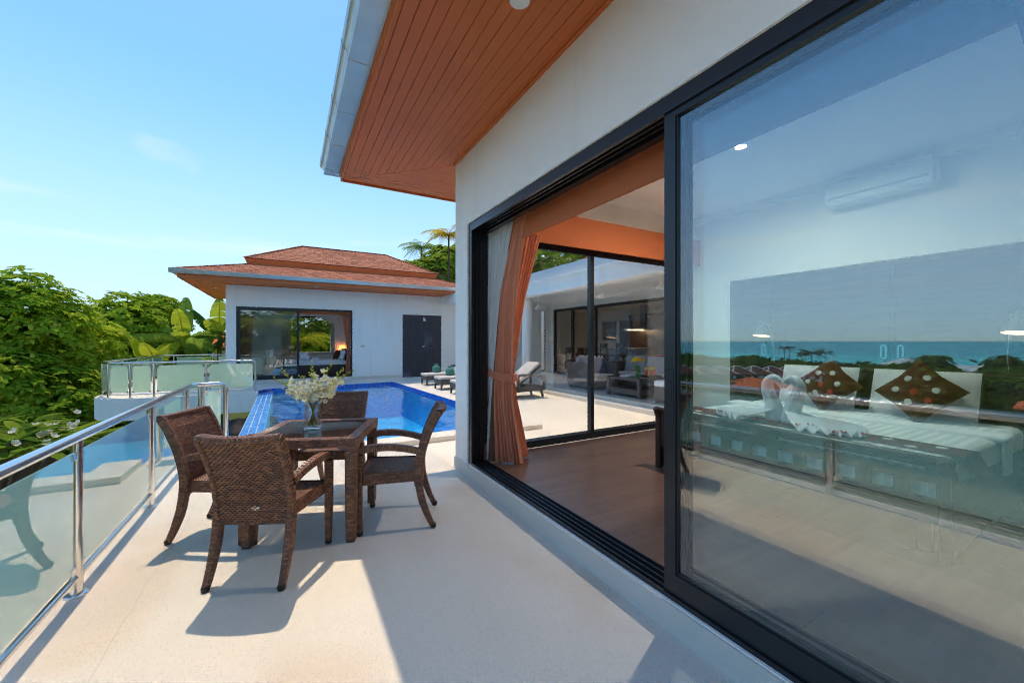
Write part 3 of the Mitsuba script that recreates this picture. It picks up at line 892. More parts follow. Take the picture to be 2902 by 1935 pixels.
def bed(name, label, tr, rz, w, L, foot):
    """bed with its foot towards local -x, head at +x; origin at the floor under the foot board's middle"""
    k = thing(name, label, 'bed')
    X = lambda m: xf(m, tr, rz)
    part(k, 'side_panel', X(cat([bx(.03, L, -w / 2 + .02, -w / 2 + .06, .02, .42)])), 'mt_darkwood')
    for x, y in ((.15, -w / 2 + .14), (.15, w / 2 - .14), (L - .12, -w / 2 + .14), (L - .12, w / 2 - .14)):
        part(k, 'leg', X(cbx(x - .04, x + .04, y - .04, y + .04, 0, .3)), 'mt_darkwood')
    part(k, 'side_panel', X(bx(.03, L, w / 2 - .06, w / 2 - .02, .02, .42)), 'mt_darkwood')
    part(k, 'headboard', X(cat([cbx(L, L + .05, -w / 2 - .03, w / 2 + .03, .2, .98), tube([(L + .03, -w / 2 - .05, 1.0), (L + .03, w / 2 + .05, 1.0)], .04, 10)])), 'mt_darkwood')
    part(k, 'mattress', X(rbx(.05, L, -w / 2 + .03, w / 2 - .03, .3, .585, .06)), 'mt_sheet', True)
    return k, X


b2, X2 = bed('bed', 'bed with white linen in the far villa seen through its open sliding door', (-.22, 17.9, .12), 0, 1.7, 2.25, 0)
part(b2, 'footboard', X2(cbx(0, .04, -.85, .85, .2, .62)), 'mt_darkwood')
for i, y in enumerate((-.42, .42)):
    solo('pillow', xf(rbx(-.07, .07, -.33, .33, -.19, .19, .065), (1.93, 17.9 + y, .915), R=[[math.cos(.3), 0, math.sin(.3)], [0, 1, 0], [-math.sin(.3), 0, math.cos(.3)]]), 'mt_linen',
         ('white pillow at the near side of the bed in the far villa', 'white pillow at the far side of the bed in the far villa')[i], 'pillow', 'pillows on the far villa bed', True)


def cushion(name, label, tr, R, s, group):
    k = thing(name, label, 'cushion', group)

    def f(u, v):
        x, y = (u - .5) * 2, (v - .5) * 2
        b = (1 - x ** 2) * (1 - y ** 2)
        pin = 1 - .10 * (1 - np.abs(x * y)) * (np.maximum(np.abs(x), np.abs(y)) ** 2)
        return np.stack([x * s / 2 * pin, y * s / 2 * pin, .105 * s / .45 * b ** .55], -1)
    t1 = grid(f, 14, 14)
    t2 = (t1[0] * [1, 1, -1], t1[1][:, ::-1])
    part(k, 'cover', xf(cat([t1, t2]), tr, R=R), 'mt_cushion', True)
    dots = [(-.5, .45), (.15, .5), (.6, .1), (-.15, -.1), (.4, -.5), (-.6, -.25), (-.1, -.65)]
    for q, (a, b) in enumerate(dots):
        r = .029 * s / .45
        cc = np.array([a * s / 2 * .9, b * s / 2 * .9, .105 * s / .45 * ((1 - a * a * .8) * (1 - b * b * .8)) ** .55 + .004])
        part(k, 'dot', xf(xf(lathe([(0, .004), (r * .8, .003), (r, -.006)], 14), cc), tr, R=R), 'mt_reddot' if q in (3, 6) else 'mt_dot')
    return k


def Rlean(yaw, tilt, roll=0):
    """local z (the cushion's face) looks along yaw, leaning back by tilt"""
    n = np.array([math.cos(yaw) * math.cos(tilt), math.sin(yaw) * math.cos(tilt), math.sin(tilt)])
    u = np.array([-math.sin(yaw), math.cos(yaw), 0])
    v = np.cross(n, u)
    c, s_ = math.cos(roll), math.sin(roll)
    return np.stack([u * c + v * s_, v * c - u * s_, n], 1)


cushion('cushion', 'dark red spotted cushion leaning on the white pillows of the far villa bed', (1.72, 17.62, .90), Rlean(PI - .5, .35), .40, None)
tw = thing('towel_animal', 'white folded towel figure on the far villa bed', 'towel')
part(tw, 'body', cat([xf(trimesh_ico, (c[0], c[1], c[2]), s=c[3]) for trimesh_ico in [(lambda m: (np.array(m.vertices), np.array(m.faces)))(trimesh.creation.icosphere(2, 1))]
                      for c in ((.5, 17.7, .80, .11), (.66, 17.72, .80, .10), (.46, 17.7, .93, .075), (.62, 17.7, .93, .075), (.40, 17.68, .99, .03), (.53, 17.68, .99, .03), (.68, 17.68, .99, .03))]), 'mt_towel', True)
t2_ = thing('towel_animal', 'small low towel figure lying beside the taller towel figure', 'towel')
part(t2_, 'body', xf(rbx(-.14, .14, -.09, .09, -.05, .05, .045), (.95, 17.7, .755)), 'mt_towel', True)


def lamp(name, label, c, glow):
    k = thing(name, label, 'lamp')
    part(k, 'base', cat([lathe([(0, 0), (.07, 0), (.06, .02), (.02, .04), (.015, .3), (0, .3)], 14, c)]), 'mt_darkwood', True)
    sh = {'type': 'twosided', 'bsdf': {'type': 'diffuse', 'reflectance': rgb(.6, .22, .06)}}
    kk = uniq(k + '__lamp_shade')
    put(kk, {**shp(lathe([(.16, .28), (.08, .48)], 20, c), sh), 'emitter': {'type': 'area', 'radiance': rgb(*glow)}})
    return k


nt = solo('night_stand', cbx(1.95, 2.35, 18.95, 19.18, .12, .80), 'mt_darkwood', 'dark bedside cabinet at the head of the far villa bed', 'cabinet')
lamp('table_lamp', 'orange shaded bedside lamp behind the curtain of the far villa', (2.09, 18.2 + .85, .80), (.5, .15, .03))


# ------------------------------------------------------------------ curtains: pleated cloth hanging along a path
def drape(levels, npl, amp, nv=28, nu=None, phase=0., seed=0):
    """levels: (z, left xy, right xy, pleat factor); cloth between left and right ends, pleats across"""
    z = np.array([l[0] for l in levels])
    L = np.array([l[1] for l in levels], float)
    Rr = np.array([l[2] for l in levels], float)
    k = np.array([l[3] for l in levels], float)
    nu = nu or npl * 10
    rg = np.random.default_rng(seed)
    jit = np.cumsum(.6 + .8 * rg.random(npl + 2))
    jit = jit / jit[-1] * npl

    def f(u, v):
        zz = z[0] + (z[-1] - z[0]) * v
        o = np.argsort(z)
        ip = lambda a: np.interp(zz, z[o], a[o])
        lx, ly, rx_, ry_, kk = ip(L[:, 0]), ip(L[:, 1]), ip(Rr[:, 0]), ip(Rr[:, 1]), ip(k)
        dx, dy = rx_ - lx, ry_ - ly
        n = np.hypot(dx, dy) + 1e-9
        ph = np.interp(u, np.linspace(0, 1, npl + 2), jit) * 2 * PI + phase + .5 * np.sin(zz * 2.1 + u * 9)
        a = amp * kk * (np.sin(ph) + .35 * np.sin(2.3 * ph + 1 + zz))
        uu = u + .25 / npl * np.sin(ph * 1 + 1.3) * kk
        return np.stack([lx + dx * uu - dy / n * a, ly + dy * uu + dx / n * a, zz], -1)
    return grid(f, nu, nv)


c1 = thing('curtain', 'brown tied curtain at the right end of the far villa window', 'curtain')
part(c1, 'drape', drape([(2.56, (1.78, 16.55), (2.1, 16.55), .8), (1.9, (1.86, 16.55), (2.1, 16.55), .8), (1.15, (1.99, 16.55), (2.1, 16.55), .35), (.8, (1.96, 16.55), (2.1, 16.55), .6), (.14, (1.93, 16.55), (2.1, 16.55), .8)], 7, .035, seed=3), 'mt_rust', True)
part(c1, 'tieback', cat([tube([(1.96, 16.50, 1.13), (2.05, 16.49, 1.17), (2.11, 16.52, 1.19)], .03, 8)]), 'mt_rust')
c2_ = thing('curtain', 'brown curtain behind the glass at the left end of the far villa window', 'curtain')
part(c2_, 'drape', drape([(2.56, (-1.5, 16.55), (-1.05, 16.55), .8), (1.15, (-1.48, 16.55), (-1.12, 16.55), .6), (.14, (-1.5, 16.55), (-1.1, 16.55), .8)], 9, .035, seed=4), 'mt_rust', True)
solo('pelmet', bx(-1.5, 2.1, 16.42, 16.46, 2.46, 2.66), 'mt_pelmet', 'brown fabric pelmet over the far villa window', 'pelmet')


# ------------------------------------------------------------------ glass balustrades
def rail_run(key, pts, posts, panels, H=.90, rt=.027, rp=.022, flange=True, zb=0.0):
    """pts: top rail path; posts: xy; panels: pairs of xy (lower left, lower right)"""
    part(key, 'top_rail', tube([(x, y, z) for x, y, z in pts], rt, 14), 'mt_steel', True)
    for x, y in posts:
        p = part(key, 'post', tube([(x, y, zb + .012), (x, y, zb + H - .02)], rp, 14), 'mt_steel', True)
        if flange:
            part(p, 'flange', lathe([(.052, 0), (.052, .008), (.045, .014), (.026, .017), (.024, .03)], 22, (x, y, zb)), 'mt_steel', 40)
    for a, b in panels:
        a, b = np.array(a, float), np.array(b, float)
        d = (b - a) / np.linalg.norm(b - a)
        n = np.array([-d[1], d[0]]) * .004
        q = [[*(a - n), zb + .145], [*(b - n), zb + .145], [*(a + n), zb + .145], [*(b + n), zb + .145], [*(a - n), zb + H - .075], [*(b - n), zb + H - .075], [*(a + n), zb + H - .075], [*(b + n), zb + H - .075]]
        w = np.array([q[0], q[1], q[5], q[4]])
        w[:, :2] -= n
        pk = part(key, 'glass_panel', (w, np.array([[0, 1, 2], [0, 2, 3]])), 'mt_panelglass')
        w2 = w.copy()
        w2[:, :2] += 2 * n
        part(pk, 'etched_face', (w2, np.array([[0, 1, 2], [0, 2, 3]])), 'mt_frost')
        for e, s_ in ((a, 1), (b, -1)):
            for z in (zb + .16, zb + H - .10):
                c = e + d * s_ * .012
                part(pk, 'clip', xf(cbx(-.022, .022, -.013, .013, -.02, .02, .003), (*c, z), math.atan2(d[1], d[0])), 'mt_steel')
    return key


br = thing('balustrade', 'steel and frosted glass balustrade curving round the balcony beside the pool villa', 'railing')
fpost = [(-4.28, 14.45), (-3.99, 13.83), (-3.5, 13.55), (-3.03, 13.5), (-1.95, 13.56), (-.83, 13.63)]
path = [(-4.32, 20.5, .9), (-4.32, 15.4, .9), (-4.31, 14.7, .9), (-4.26, 14.35, .9), (-4.13, 14.0, .9), (-3.93, 13.77, .9), (-3.68, 13.61, .9), (-3.4, 13.53, .9), (-3.0, 13.5, .9), (-1.95, 13.56, .9), (-.93, 13.625, .9), (-.865, 13.629, .89), (-.835, 13.63, .85), (-.83, 13.63, .78), (-.83, 13.63, .02)]
off = lambda a, b, s, e: (np.array(a) + (np.array(b) - a) * s, np.array(a) + (np.array(b) - a) * e)
rpost = [(-4.32, 16.1), (-4.32, 17.5), (-4.32, 19.0), (-4.32, 20.4)]
bpost = [(-4.0, 20.5), (-2.75, 20.5), (-2.62, 20.5), (-1.86, 20.5)]
rail_run(br, path, fpost[:-1] + rpost, [off(fpost[0], fpost[1], .1, .9), off(fpost[1], fpost[2], .1, .9), off(fpost[2], fpost[3], .1, .86), off(fpost[3], fpost[4], .06, .95), off(fpost[4], fpost[5], .06, .95),
                                         ((-4.32, 14.75), (-4.32, 15.95)), ((-4.32, 16.2), (-4.32, 17.4)), ((-4.32, 17.6), (-4.32, 18.9)), ((-4.32, 19.1), (-4.32, 20.3))])
part(br, 'bottom_rail', tube([(x, y, .10) for x, y, z in path[:11]], .014, 8), 'mt_steel', True)
br2 = thing('balustrade', 'straight glass balustrade along the back of the balcony in front of the banana plants', 'railing')
rail_run(br2, [(-4.32, 20.5, .9), (-3, 20.5, .9), (-1.83, 20.5, .9)], bpost, [((-3.9, 20.5), (-2.8, 20.5)), ((-2.55, 20.5), (-1.9, 20.5))])
part(br2, 'bottom_rail', tube([(-4.32, 20.5, .10), (-1.83, 20.5, .10)], .014, 8), 'mt_steel', True)
nr = thing('balustrade', 'polished steel balustrade with green frosted glass along the left edge of the near terrace', 'railing')
RXX = -1.055
path = [(RXX, -8, .9), (RXX, 0, .9), (RXX, 3, .9), (RXX, 6.16, .9), (RXX + .01, 6.26, .9), (RXX + .06, 6.33, .9), (-.9, 6.345, .9), (-.80, 6.345, .9), (-.745, 6.345, .89), (-.715, 6.345, .855), (-.71, 6.345, .80), (-.71, 6.345, .4), (-.71, 6.345, .0)]
ys = [-5.2, -3.8, -2.4, -1.0, .40, 1.80, 3.20, 4.60, 5.98]
rail_run(nr, path, [(RXX, y) for y in ys] + [(-.97, 6.345)], [((RXX, a + .045), (RXX, b - .045)) for a, b in zip(ys[:-1], ys[1:])] + [((-.925, 6.345), (-.765, 6.345))], rt=.030, rp=.027)
for a, b in zip(ys[:-1], ys[1:]):
    part(nr, 'bottom_rail', tube([(RXX, a, .105), (RXX, b, .105)], .017, 10), 'mt_steel', True)


# ------------------------------------------------------------------ woven cane furniture
PAL = np.array([(0.245, 0.108, 0.056), (0.190, 0.082, 0.045), (0.135, 0.062, 0.040), (0.285, 0.125, 0.064), (0.165, 0.074, 0.045)])


def weave(S, nu, nv, amp, gap=.10, seed=0, closed=False):
    """short woven strands over a surface S(u, v) -> (points, normals): nv courses of nu raised pieces, each course shifted by half a piece"""
    rg = np.random.default_rng(seed)
    tt = np.array([0, .28, .72, 1.0])
    hh = np.array([-.55, .85, .85, -.55])
    ww = np.array([0, .5, 1.0])
    wh = np.array([-.35, .25, -.35])
    U, Vv, Hh, C = [], [], [], []
    for j in range(nv):
        o = .5 * (j % 2)
        cu = PAL[rg.integers(len(PAL))] if rg.random() < .15 else None
        for i in range(-1 if not closed else 0, nu):
            a, b = (i + o) / nu, (i + o + 1) / nu
            if not closed:
                a, b = max(a, 0), min(b, 1)
                if b - a < .2 / nu:
                    continue
            U.append((a + (b - a) * tt)[:, None] + 0 * ww)
            Vv.append(((j + gap) + (1 - 2 * gap) * ww)[None] / nv + 0 * tt[:, None])
            Hh.append(amp * (hh[:, None] + wh[None]))
            c = (PAL[rg.integers(len(PAL))] if cu is None or rg.random() < .4 else cu) * (.85 + .3 * rg.random())
            C.append(np.repeat(c[None], 12, 0))
    U, Vv, Hh, C = np.array(U), np.array(Vv), np.array(Hh), np.vstack(C)
    if closed:
        U = U % 1.0
    P, N = S(U, Vv)
    P = (P + N * Hh[..., None]).reshape(-1, 3)
    n = len(U)
    k = np.arange(n)[:, None] * 12
    q = np.array([[i * 3 + j, (i + 1) * 3 + j, (i + 1) * 3 + j + 1, i * 3 + j + 1] for i in range(3) for j in range(2)])
    Q = (k[:, :, None] + q[None]).reshape(-1, 4)
    return (P, np.vstack([Q[:, [0, 1, 2]], Q[:, [0, 2, 3]]])), C


def patch(fn):
    """surface with numeric normals from fn(u, v) -> points"""
    def S(u, v):
        e = 1e-3
        P = fn(u, v)
        du = fn(u + e, v) - fn(u - e, v)
        dv = fn(u, v + e) - fn(u, v - e)
        N = np.cross(du, dv)
        return P, N / (np.linalg.norm(N, axis=-1, keepdims=True) + 1e-12)
    return S


def beam(path, w, d, up=(0, 0, 1)):
    """tube of rounded rectangular section along a path: returns fn(u round, v along), core mesh and the round length"""
    p = np.asarray(path, float)
    L = np.r_[0, np.cumsum(np.linalg.norm(np.diff(p, axis=0), axis=1))]
    m = 24
    pp = np.stack([np.interp(np.linspace(0, L[-1], m), L, p[:, k]) for k in range(3)], 1)
    if len(p) > 2:
        for _ in range(3):
            pp[1:-1] = (pp[:-2] + 2 * pp[1:-1] + pp[2:]) / 4
    w, d = (np.interp(np.linspace(0, 1, m), np.linspace(0, 1, len(np.atleast_1d(x))), np.atleast_1d(x)) for x in (w, d))
    t, A, B = frames(pp, up)

    def fn(u, v, s=1.0):
        th = u * 2 * PI
        c, s_ = np.cos(th), np.sin(th)
        e = .30
        ca, sa = np.sign(c) * np.abs(c) ** e, np.sign(s_) * np.abs(s_) ** e
        vv = np.clip(v, 0, 1) * (m - 1)
        ip = lambda X: np.stack([np.interp(vv, np.arange(m), X[:, k]) for k in range(3)], -1)
        iw = np.interp(vv, np.arange(m), w)
        id_ = np.interp(vv, np.arange(m), d)
        ext = (v - np.clip(v, 0, 1))[..., None] * L[-1]
        return ip(pp) + ip(A) * (ca * iw * s / 2)[..., None] + ip(B) * (sa * id_ * s / 2)[..., None] + ip(t) * ext
    core = tube(pp, 1, 4, True, None)
    ang = [(1, 1), (-1, 1), (-1, -1), (1, -1)]
    cv = np.vstack([pp[k] + A[k] * a * w[k] * .46 + B[k] * b * d[k] * .46 for k in range(m) for a, b in ang])
    f = []
    for k in range(m - 1):
        for j in range(4):
            j2 = (j + 1) % 4
            f += [[k * 4 + j, k * 4 + j2, (k + 1) * 4 + j2], [k * 4 + j, (k + 1) * 4 + j2, (k + 1) * 4 + j]]
    f += [[0, 2, 1], [0, 3, 2], [m * 4 - 4, m * 4 - 3, m * 4 - 2], [m * 4 - 4, m * 4 - 2, m * 4 - 1]]
    return fn, (cv, np.array(f)), L[-1]


def cane_beam(key, name, path, w, d, seed, up=(0, 0, 1), nu=6, pitch=.017):
    fn, core, L = beam(path, w, d, up)
    m, c = weave(patch(lambda u, v: fn(u, v)), nu, max(3, int(L / pitch)), .0028, .08, seed, True)
    allm = cat([m, core])
    col = np.vstack([c, np.tile([[0.035, 0.016, 0.011]], (len(core[0]), 1))])
    return (name, (allm, col, 'mt_vcol'))


def cane_panel(fn, nu, nv, seed, thick=.004, amp=.0030):
    m, c = weave(patch(fn), nu, nv, amp, .06, seed)
    return m, c


def build_chair():
    """list of (part name, mesh, colours or None, material); y forward, z up"""
    out = []
    prof_z = np.array([0, .10, .22, .36, .46, .58, .70, .82, .92])
    prof_y = np.array([-.315, -.268, -.225, -.196, -.194, -.214, -.250, -.306, -.370])
    py = lambda z: np.interp(z, prof_z, prof_y)
    # back rest: two woven faces, concave to the sitter
    zb0, zb1, hw0, hw1 = .345, .892, .215, .225

    def back(off, depth):
        def fn(u, v):
            z = zb0 + (zb1 - zb0) * v
            w = hw0 + (hw1 - hw0) * v
            x = (u - .5) * 2 * w
            dip = (.008 + .024 * v) * (1 - (2 * u - 1) ** 2)
            zt = z + .010 * v * ((2 * u - 1) ** 2)
            return np.stack([x, py(z) - dip + off, zt], -1)
        return fn
    rear, front = back(-.024, 0), back(.024, 0)
    m1, c1 = weave(patch(lambda u, v: rear(1 - u, v)), 15, 46, .0040, .09, 1)
    m2, c2 = weave(patch(front), 15, 46, .0040, .09, 2)
    k1 = grid(lambda u, v: rear(1 - u, v) + np.array([0, .010, 0]), 14, 16)
    k2 = grid(lambda u, v: front(u, v) - np.array([0, .010, 0]), 14, 16)
    core = cat([k1, k2])
    dk = np.tile([[0.03, 0.014, 0.010]], (len(core[0]), 1))
    out.append(('backrest', cat([m1, m2, core]), np.vstack([c1, c2, dk]), 'mt_vcol'))
    # edge wraps of the back rest
    for s in (-1, 1):
        zz = np.linspace(zb0 - .01, zb1 + .004, 9)
        pth = [(s * (hw0 + (hw1 - hw0) * (z - zb0) / (zb1 - zb0)), py(z), z + (.008 if z > .8 else 0)) for z in zz]
        n, (mm, cc, mt) = cane_beam(None, 'back_edge', pth, [.030, .030], [.062, .056], 5 + s, (0, 1, 0), 6, .0135)
        out.append((n, mm, cc, mt))
    pth = [(x, py(zb1) - .032 * (1 - (x / hw1) ** 2), zb1 + .004 + .010 * (x / hw1) ** 2) for x in np.linspace(-hw1, hw1, 9)]
    n, (mm, cc, mt) = cane_beam(None, 'top_edge', pth, [.058, .058], [.026, .026], 9, (0, 0, 1), 6, .0135)
    out.append((n, mm, cc, mt))
    # rear legs, front legs, arms
    for s in (-1, 1):
        pth = [(s * .216, py(z), z) for z in (.40, .30, .22, .10, .02)]
        n, (mm, cc, mt) = cane_beam(None, 'rear_leg', pth, [.046, .044, .033], [.054, .050, .035], 11 + s, (0, 1, 0), 6, .0135)
        out.append((n, mm, cc, mt))
        pth = [(s * .262, .235, .60), (s * .262, .235, .40), (s * .262, .232, .2), (s * .262, .225, .02)]
        n, (mm, cc, mt) = cane_beam(None, 'front_leg', pth, [.048, .046, .033], [.052, .050, .035], 14 + s, (0, 1, 0), 6, .0135)
        out.append((n, mm, cc, mt))
        pth = [(s * .225, py(.60) + .01, .600), (s * .238, -.10, .632), (s * .252, .03, .652), (s * .26, .14, .650), (s * .262, .265, .632)]
        n, (mm, cc, mt) = cane_beam(None, 'armrest', pth, [.046, .052, .058, .058], [.046, .046, .05, .046], 17 + s, (0, 0, 1), 6, .0155)
        out.append((n, mm, cc, mt))
    for s in (-1, 1):
        for y, x in ((-.315, .216), (.225, .262)):
            out.append(('foot', lathe([(0, .0), (.017, 0), (.023, .008), (.023, .022), (.018, .034), (0, .034)], 14, (s * x, y + (.004 if y < 0 else 0), 0)), None, 'mt_rubber'))
    # seat: top web, apron, under face
    zt = .438
    hx = lambda y: .205 + (.245 - .205) * (y + .20) / .45
    seat = lambda u, v: np.stack([(u - .5) * 2 * hx(-.185 + .44 * v), -.185 + .44 * v, zt - .010 * np.sin(PI * u) * np.sin(PI * v)], -1)
    m, c = weave(patch(seat), 17, 40, .003, .05, 21)
    m_b = grid(lambda u, v: seat(u, v) - np.array([0, 0, .008]), 8, 8)
    m_l = grid(lambda u, v: seat(1 - u, v) - np.array([0, 0, .065]), 8, 8)
    out.append(('seat', cat([m, m_b, m_l]), np.vstack([c, np.tile([[0.03, .014, .01]], (len(m_b[0]) + len(m_l[0]), 1))]), 'mt_vcol'))
    ap = []
    for a, b in (((-.205, -.19), (-.245, .25)), ((-.245, .25), (.245, .25)), ((.245, .25), (.205, -.19))):
        a, b = np.array(a), np.array(b)
        f = lambda u, v, a=a, b=b: np.stack([a[0] + (b[0] - a[0]) * (1 - u), a[1] + (b[1] - a[1]) * (1 - u), .362 + (.082 + .004) * v], -1)
        mm, cc = weave(patch(f), 15, 6, .003, .07, 23)
        kk = grid(lambda u, v, f=f: f(u, v) * np.array([.985, .985, 1]), 6, 2)
        kb = (kk[0], kk[1][:, ::-1])
        out.append(('apron', cat([mm, kk]), np.vstack([cc, np.tile([[0.03, .014, .01]], (len(kk[0]), 1))]), 'mt_vcol'))
    return out


CH = [(n, shp(m, mt, False, c)) for n, m, c, mt in build_chair()]
tag_shape = shp(cat([xf(lathe([(0, .004), (.022, .004), (.026, .002), (.027, 0)], 20), R=np.array([[1, 0, 0], [0, 0, -1], [0, .55, 0.]]))]), 'mt_chrome')


def chair(label, x, y, head, tag=False):
    k = thing('dining_chair', label, 'chair', 'woven armchairs round the terrace table')
    M = T().translate([x, y, 0]).rotate([0, 0, 1], math.degrees(head) - 90)
    for n, s in CH:
        partd(k, n, s, M)
    if tag:
        partd(k, 'maker_badge', tag_shape, M @ T().translate([.018, -.224, .445]))
    return k


def place(rear_mid, head):
    return rear_mid[0] + math.cos(head) * .285, rear_mid[1] + math.sin(head) * .285


h = math.radians(62.7)
chair('brown woven armchair nearest the camera, an oval badge low on its back', *place((-.215, 2.80), h), h, True)
h = math.radians(-25.8)
chair('brown woven armchair standing close beside the glass balustrade', *place((-.633, 3.868), h), h)
h = math.radians(160.2)
chair('brown woven armchair in side view next to the open sliding door', *place((1.035, 3.21), h), h)
h = math.radians(246)
chair('brown woven armchair on the pool side of the table, its back to the water', *place((.50, 4.50), h), h)
# chair outside the frame on the left is seen in the balustrade glass
h = math.radians(-12)

# ------------------------------------------------------------------ table
tb_ = thing('dining_table', 'square brown woven terrace table with an inset dark glass top', 'table')
TA = math.radians(-21.7)
TC = np.array([.205, 3.545])
TM = T().translate([TC[0], TC[1], 0]).rotate([0, 0, 1], math.degrees(TA))
hs = .392
ZT = .752
for k in range(4):
    a = k * PI / 2
    R2 = lambda m, a=a: xf(m, rz=a)
    # rim: top face and apron, mitred
    f = lambda u, v: np.stack([-hs + 2 * hs * u + (0.5 - u) * 2 * .072 * v, -hs + .072 * v, ZT + 0 * u], -1)
    m, c = weave(patch(f), 26, 4, .003, .06, 31 + k)
    f2 = lambda u, v: np.stack([-hs + 2 * hs * u, -hs + 0 * u - .001, ZT - .062 + .062 * v], -1)
    m2, c2 = weave(patch(f2), 26, 4, .003, .06, 36 + k)
    f3 = lambda u, v: np.stack([-hs + .072 + 2 * (hs - .072) * u, -hs + .070 + 0 * u, ZT - .062 + .058 * v], -1)
    core = hexa([[-hs + .003, -hs + .003, ZT - .062], [hs - .003, -hs + .003, ZT - .062], [-hs + .07, -hs + .07, ZT - .062], [hs - .07, -hs + .07, ZT - .062],
                 [-hs + .003, -hs + .003, ZT - .003], [hs - .003, -hs + .003, ZT - .003], [-hs + .07, -hs + .07, ZT - .003], [hs - .07, -hs + .07, ZT - .003]])
    mm = R2(cat([m, m2, core]))
    partd(tb_, 'rim', shp(mm, 'mt_vcol', False, np.vstack([c, c2, np.tile([[.03, .014, .01]], (8, 1))])), TM)
    n, (m3, c3, mt) = cane_beam(None, 'leg', [(-hs + .040, -hs + .040, ZT - .06), (-hs + .040, -hs + .040, .35), (-hs + .044, -hs + .044, .012)], [.078, .076, .062], [.078, .076, .062], 41 + k, (0, 1, 0), 10, .0155)
    partd(tb_, 'leg', shp(R2(m3), mt, False, c3), TM)
    partd(tb_, 'foot', shp(R2(bx(-hs + .016, -hs + .070, -hs + .016, -hs + .070, 0, .013)), 'mt_rubber'), TM)
partd(tb_, 'glass_top', shp(cbx(-hs + .074, hs - .074, -hs + .074, hs - .074, ZT - .012, ZT - .001, .002), 'mt_tableglass'), TM)

# ------------------------------------------------------------------ vase and orchids
VX, VY = .172, 3.53
vz0, vz1 = ZT + .003, ZT + .205
vs = thing('flower_vase', 'square clear glass vase of water on the terrace table', 'vase')
vr = .052
VM = lambda m: xf(m, (VX, VY, 0), TA + .1)
part(vs, 'base', VM(cbx(-vr, vr, -vr, vr, vz0, vz0 + .022, .004)), 'mt_solidglass')
side = []
for r_ in (vr, vr - .007):
    q = [(-r_, -r_), (r_, -r_), (r_, r_), (-r_, r_)]
    for i in range(4):
        a, b = q[i], q[(i + 1) % 4]
        side.append((np.array([[*a, vz0 + .022], [*b, vz0 + .022], [*b, vz1], [*a, vz1]]), np.array([[0, 1, 2], [0, 2, 3]])))
part(vs, 'walls', VM(cat(side)), 'mt_vase')
part(vs, 'rim', VM(cat([bx(-vr, vr, -vr, -vr + .007, vz1, vz1 + .001), bx(-vr, vr, vr - .007, vr, vz1, vz1 + .001), bx(-vr, -vr + .007, -vr + .007, vr - .007, vz1, vz1 + .001), bx(vr - .007, vr, -vr + .007, vr - .007, vz1, vz1 + .001)])), 'mt_vase')
part(vs, 'water', VM((np.array([[-.045, -.045, vz0 + .14], [.045, -.045, vz0 + .14], [.045, .045, vz0 + .14], [-.045, .045, vz0 + .14]]), np.array([[0, 1, 2], [0, 2, 3]]))), 'mt_vase')
oq = thing('orchid_bouquet', 'bunch of white orchids with yellow green buds standing in the glass vase', 'flowers')


def petal(l, w, cup):
    f = lambda u, v: np.stack([(v - .5) * w * np.sin(PI * np.clip(u * .92 + .06, 0, 1)) ** .6, u * l, cup * u ** 2 + .12 * w * (2 * v - 1) ** 2], -1)
    return grid(f, 5, 4)


def orchid(seed):
    rg = np.random.default_rng(seed)
    ms, cs = [], []
    for k in range(5):
        a = k * 2 * PI / 5 + .2 * rg.random()
        wide = k in (1, 4)
        m = petal(.026 if wide else .025, .026 if wide else .014, -.004 + .010 * rg.random())
        tilt = .25 + .35 * rg.random()
        Rt = np.array([[1, 0, 0], [0, math.cos(tilt), -math.sin(tilt)], [0, math.sin(tilt), math.cos(tilt)]])
        m = xf(xf(m, R=Rt), rz=a)
        ms.append(m)
        g = m[0]
        r = np.linalg.norm(g[:, :2], axis=1)[:, None] / .028
        cs.append(np.clip(np.array([[.74, .72, .42]]) * (1 - r) + np.array([[.86, .85, .80]]) * r, 0, .88))
    m = xf(petal(.015, .011, .006), R=np.array([[1, 0, 0], [0, .6, -.8], [0, .8, .6]]))
    ms.append(m)
    cs.append(np.tile([[.72, .68, .30]], (len(m[0]), 1)))
    return shp(cat(ms), 'mt_flower', True, np.vstack(cs))


OR = [orchid(s) for s in range(6)]
BUD = [shp(xf(lathe([(0, 0), (.0045, .004), (.006, .011), (.0035, .02), (0, .024)], 8), R=np.array([[1, 0, 0], [0, 1, .3], [0, -.3, 1]])), 'mt_flower', True, None) for _ in range(1)]
BUD = [shp(m, 'mt_flower', True, np.tile([c], (len(m[0]), 1))) for m, c in ((lathe([(0, 0), (.0045, .004), (.0062, .012), (.004, .021), (0, .026)], 8), (.50, .54, .10)), (lathe([(0, 0), (.0045, .004), (.0055, .012), (.003, .019), (0, .023)], 8), (.62, .60, .20)))]
rg = np.random.default_rng(12)


def lookat_rot(p, d, roll):
    d = d / np.linalg.norm(d)
    u = np.cross([0, 0, 1.0], d)
    u = u / (np.linalg.norm(u) + 1e-9)
    v = np.cross(d, u)
    c, s = math.cos(roll), math.sin(roll)
    M = np.eye(4)
    M[:3, 0], M[:3, 1], M[:3, 2], M[:3, 3] = u * c + v * s, v * c - u * s, d, p
    return T(M.tolist())


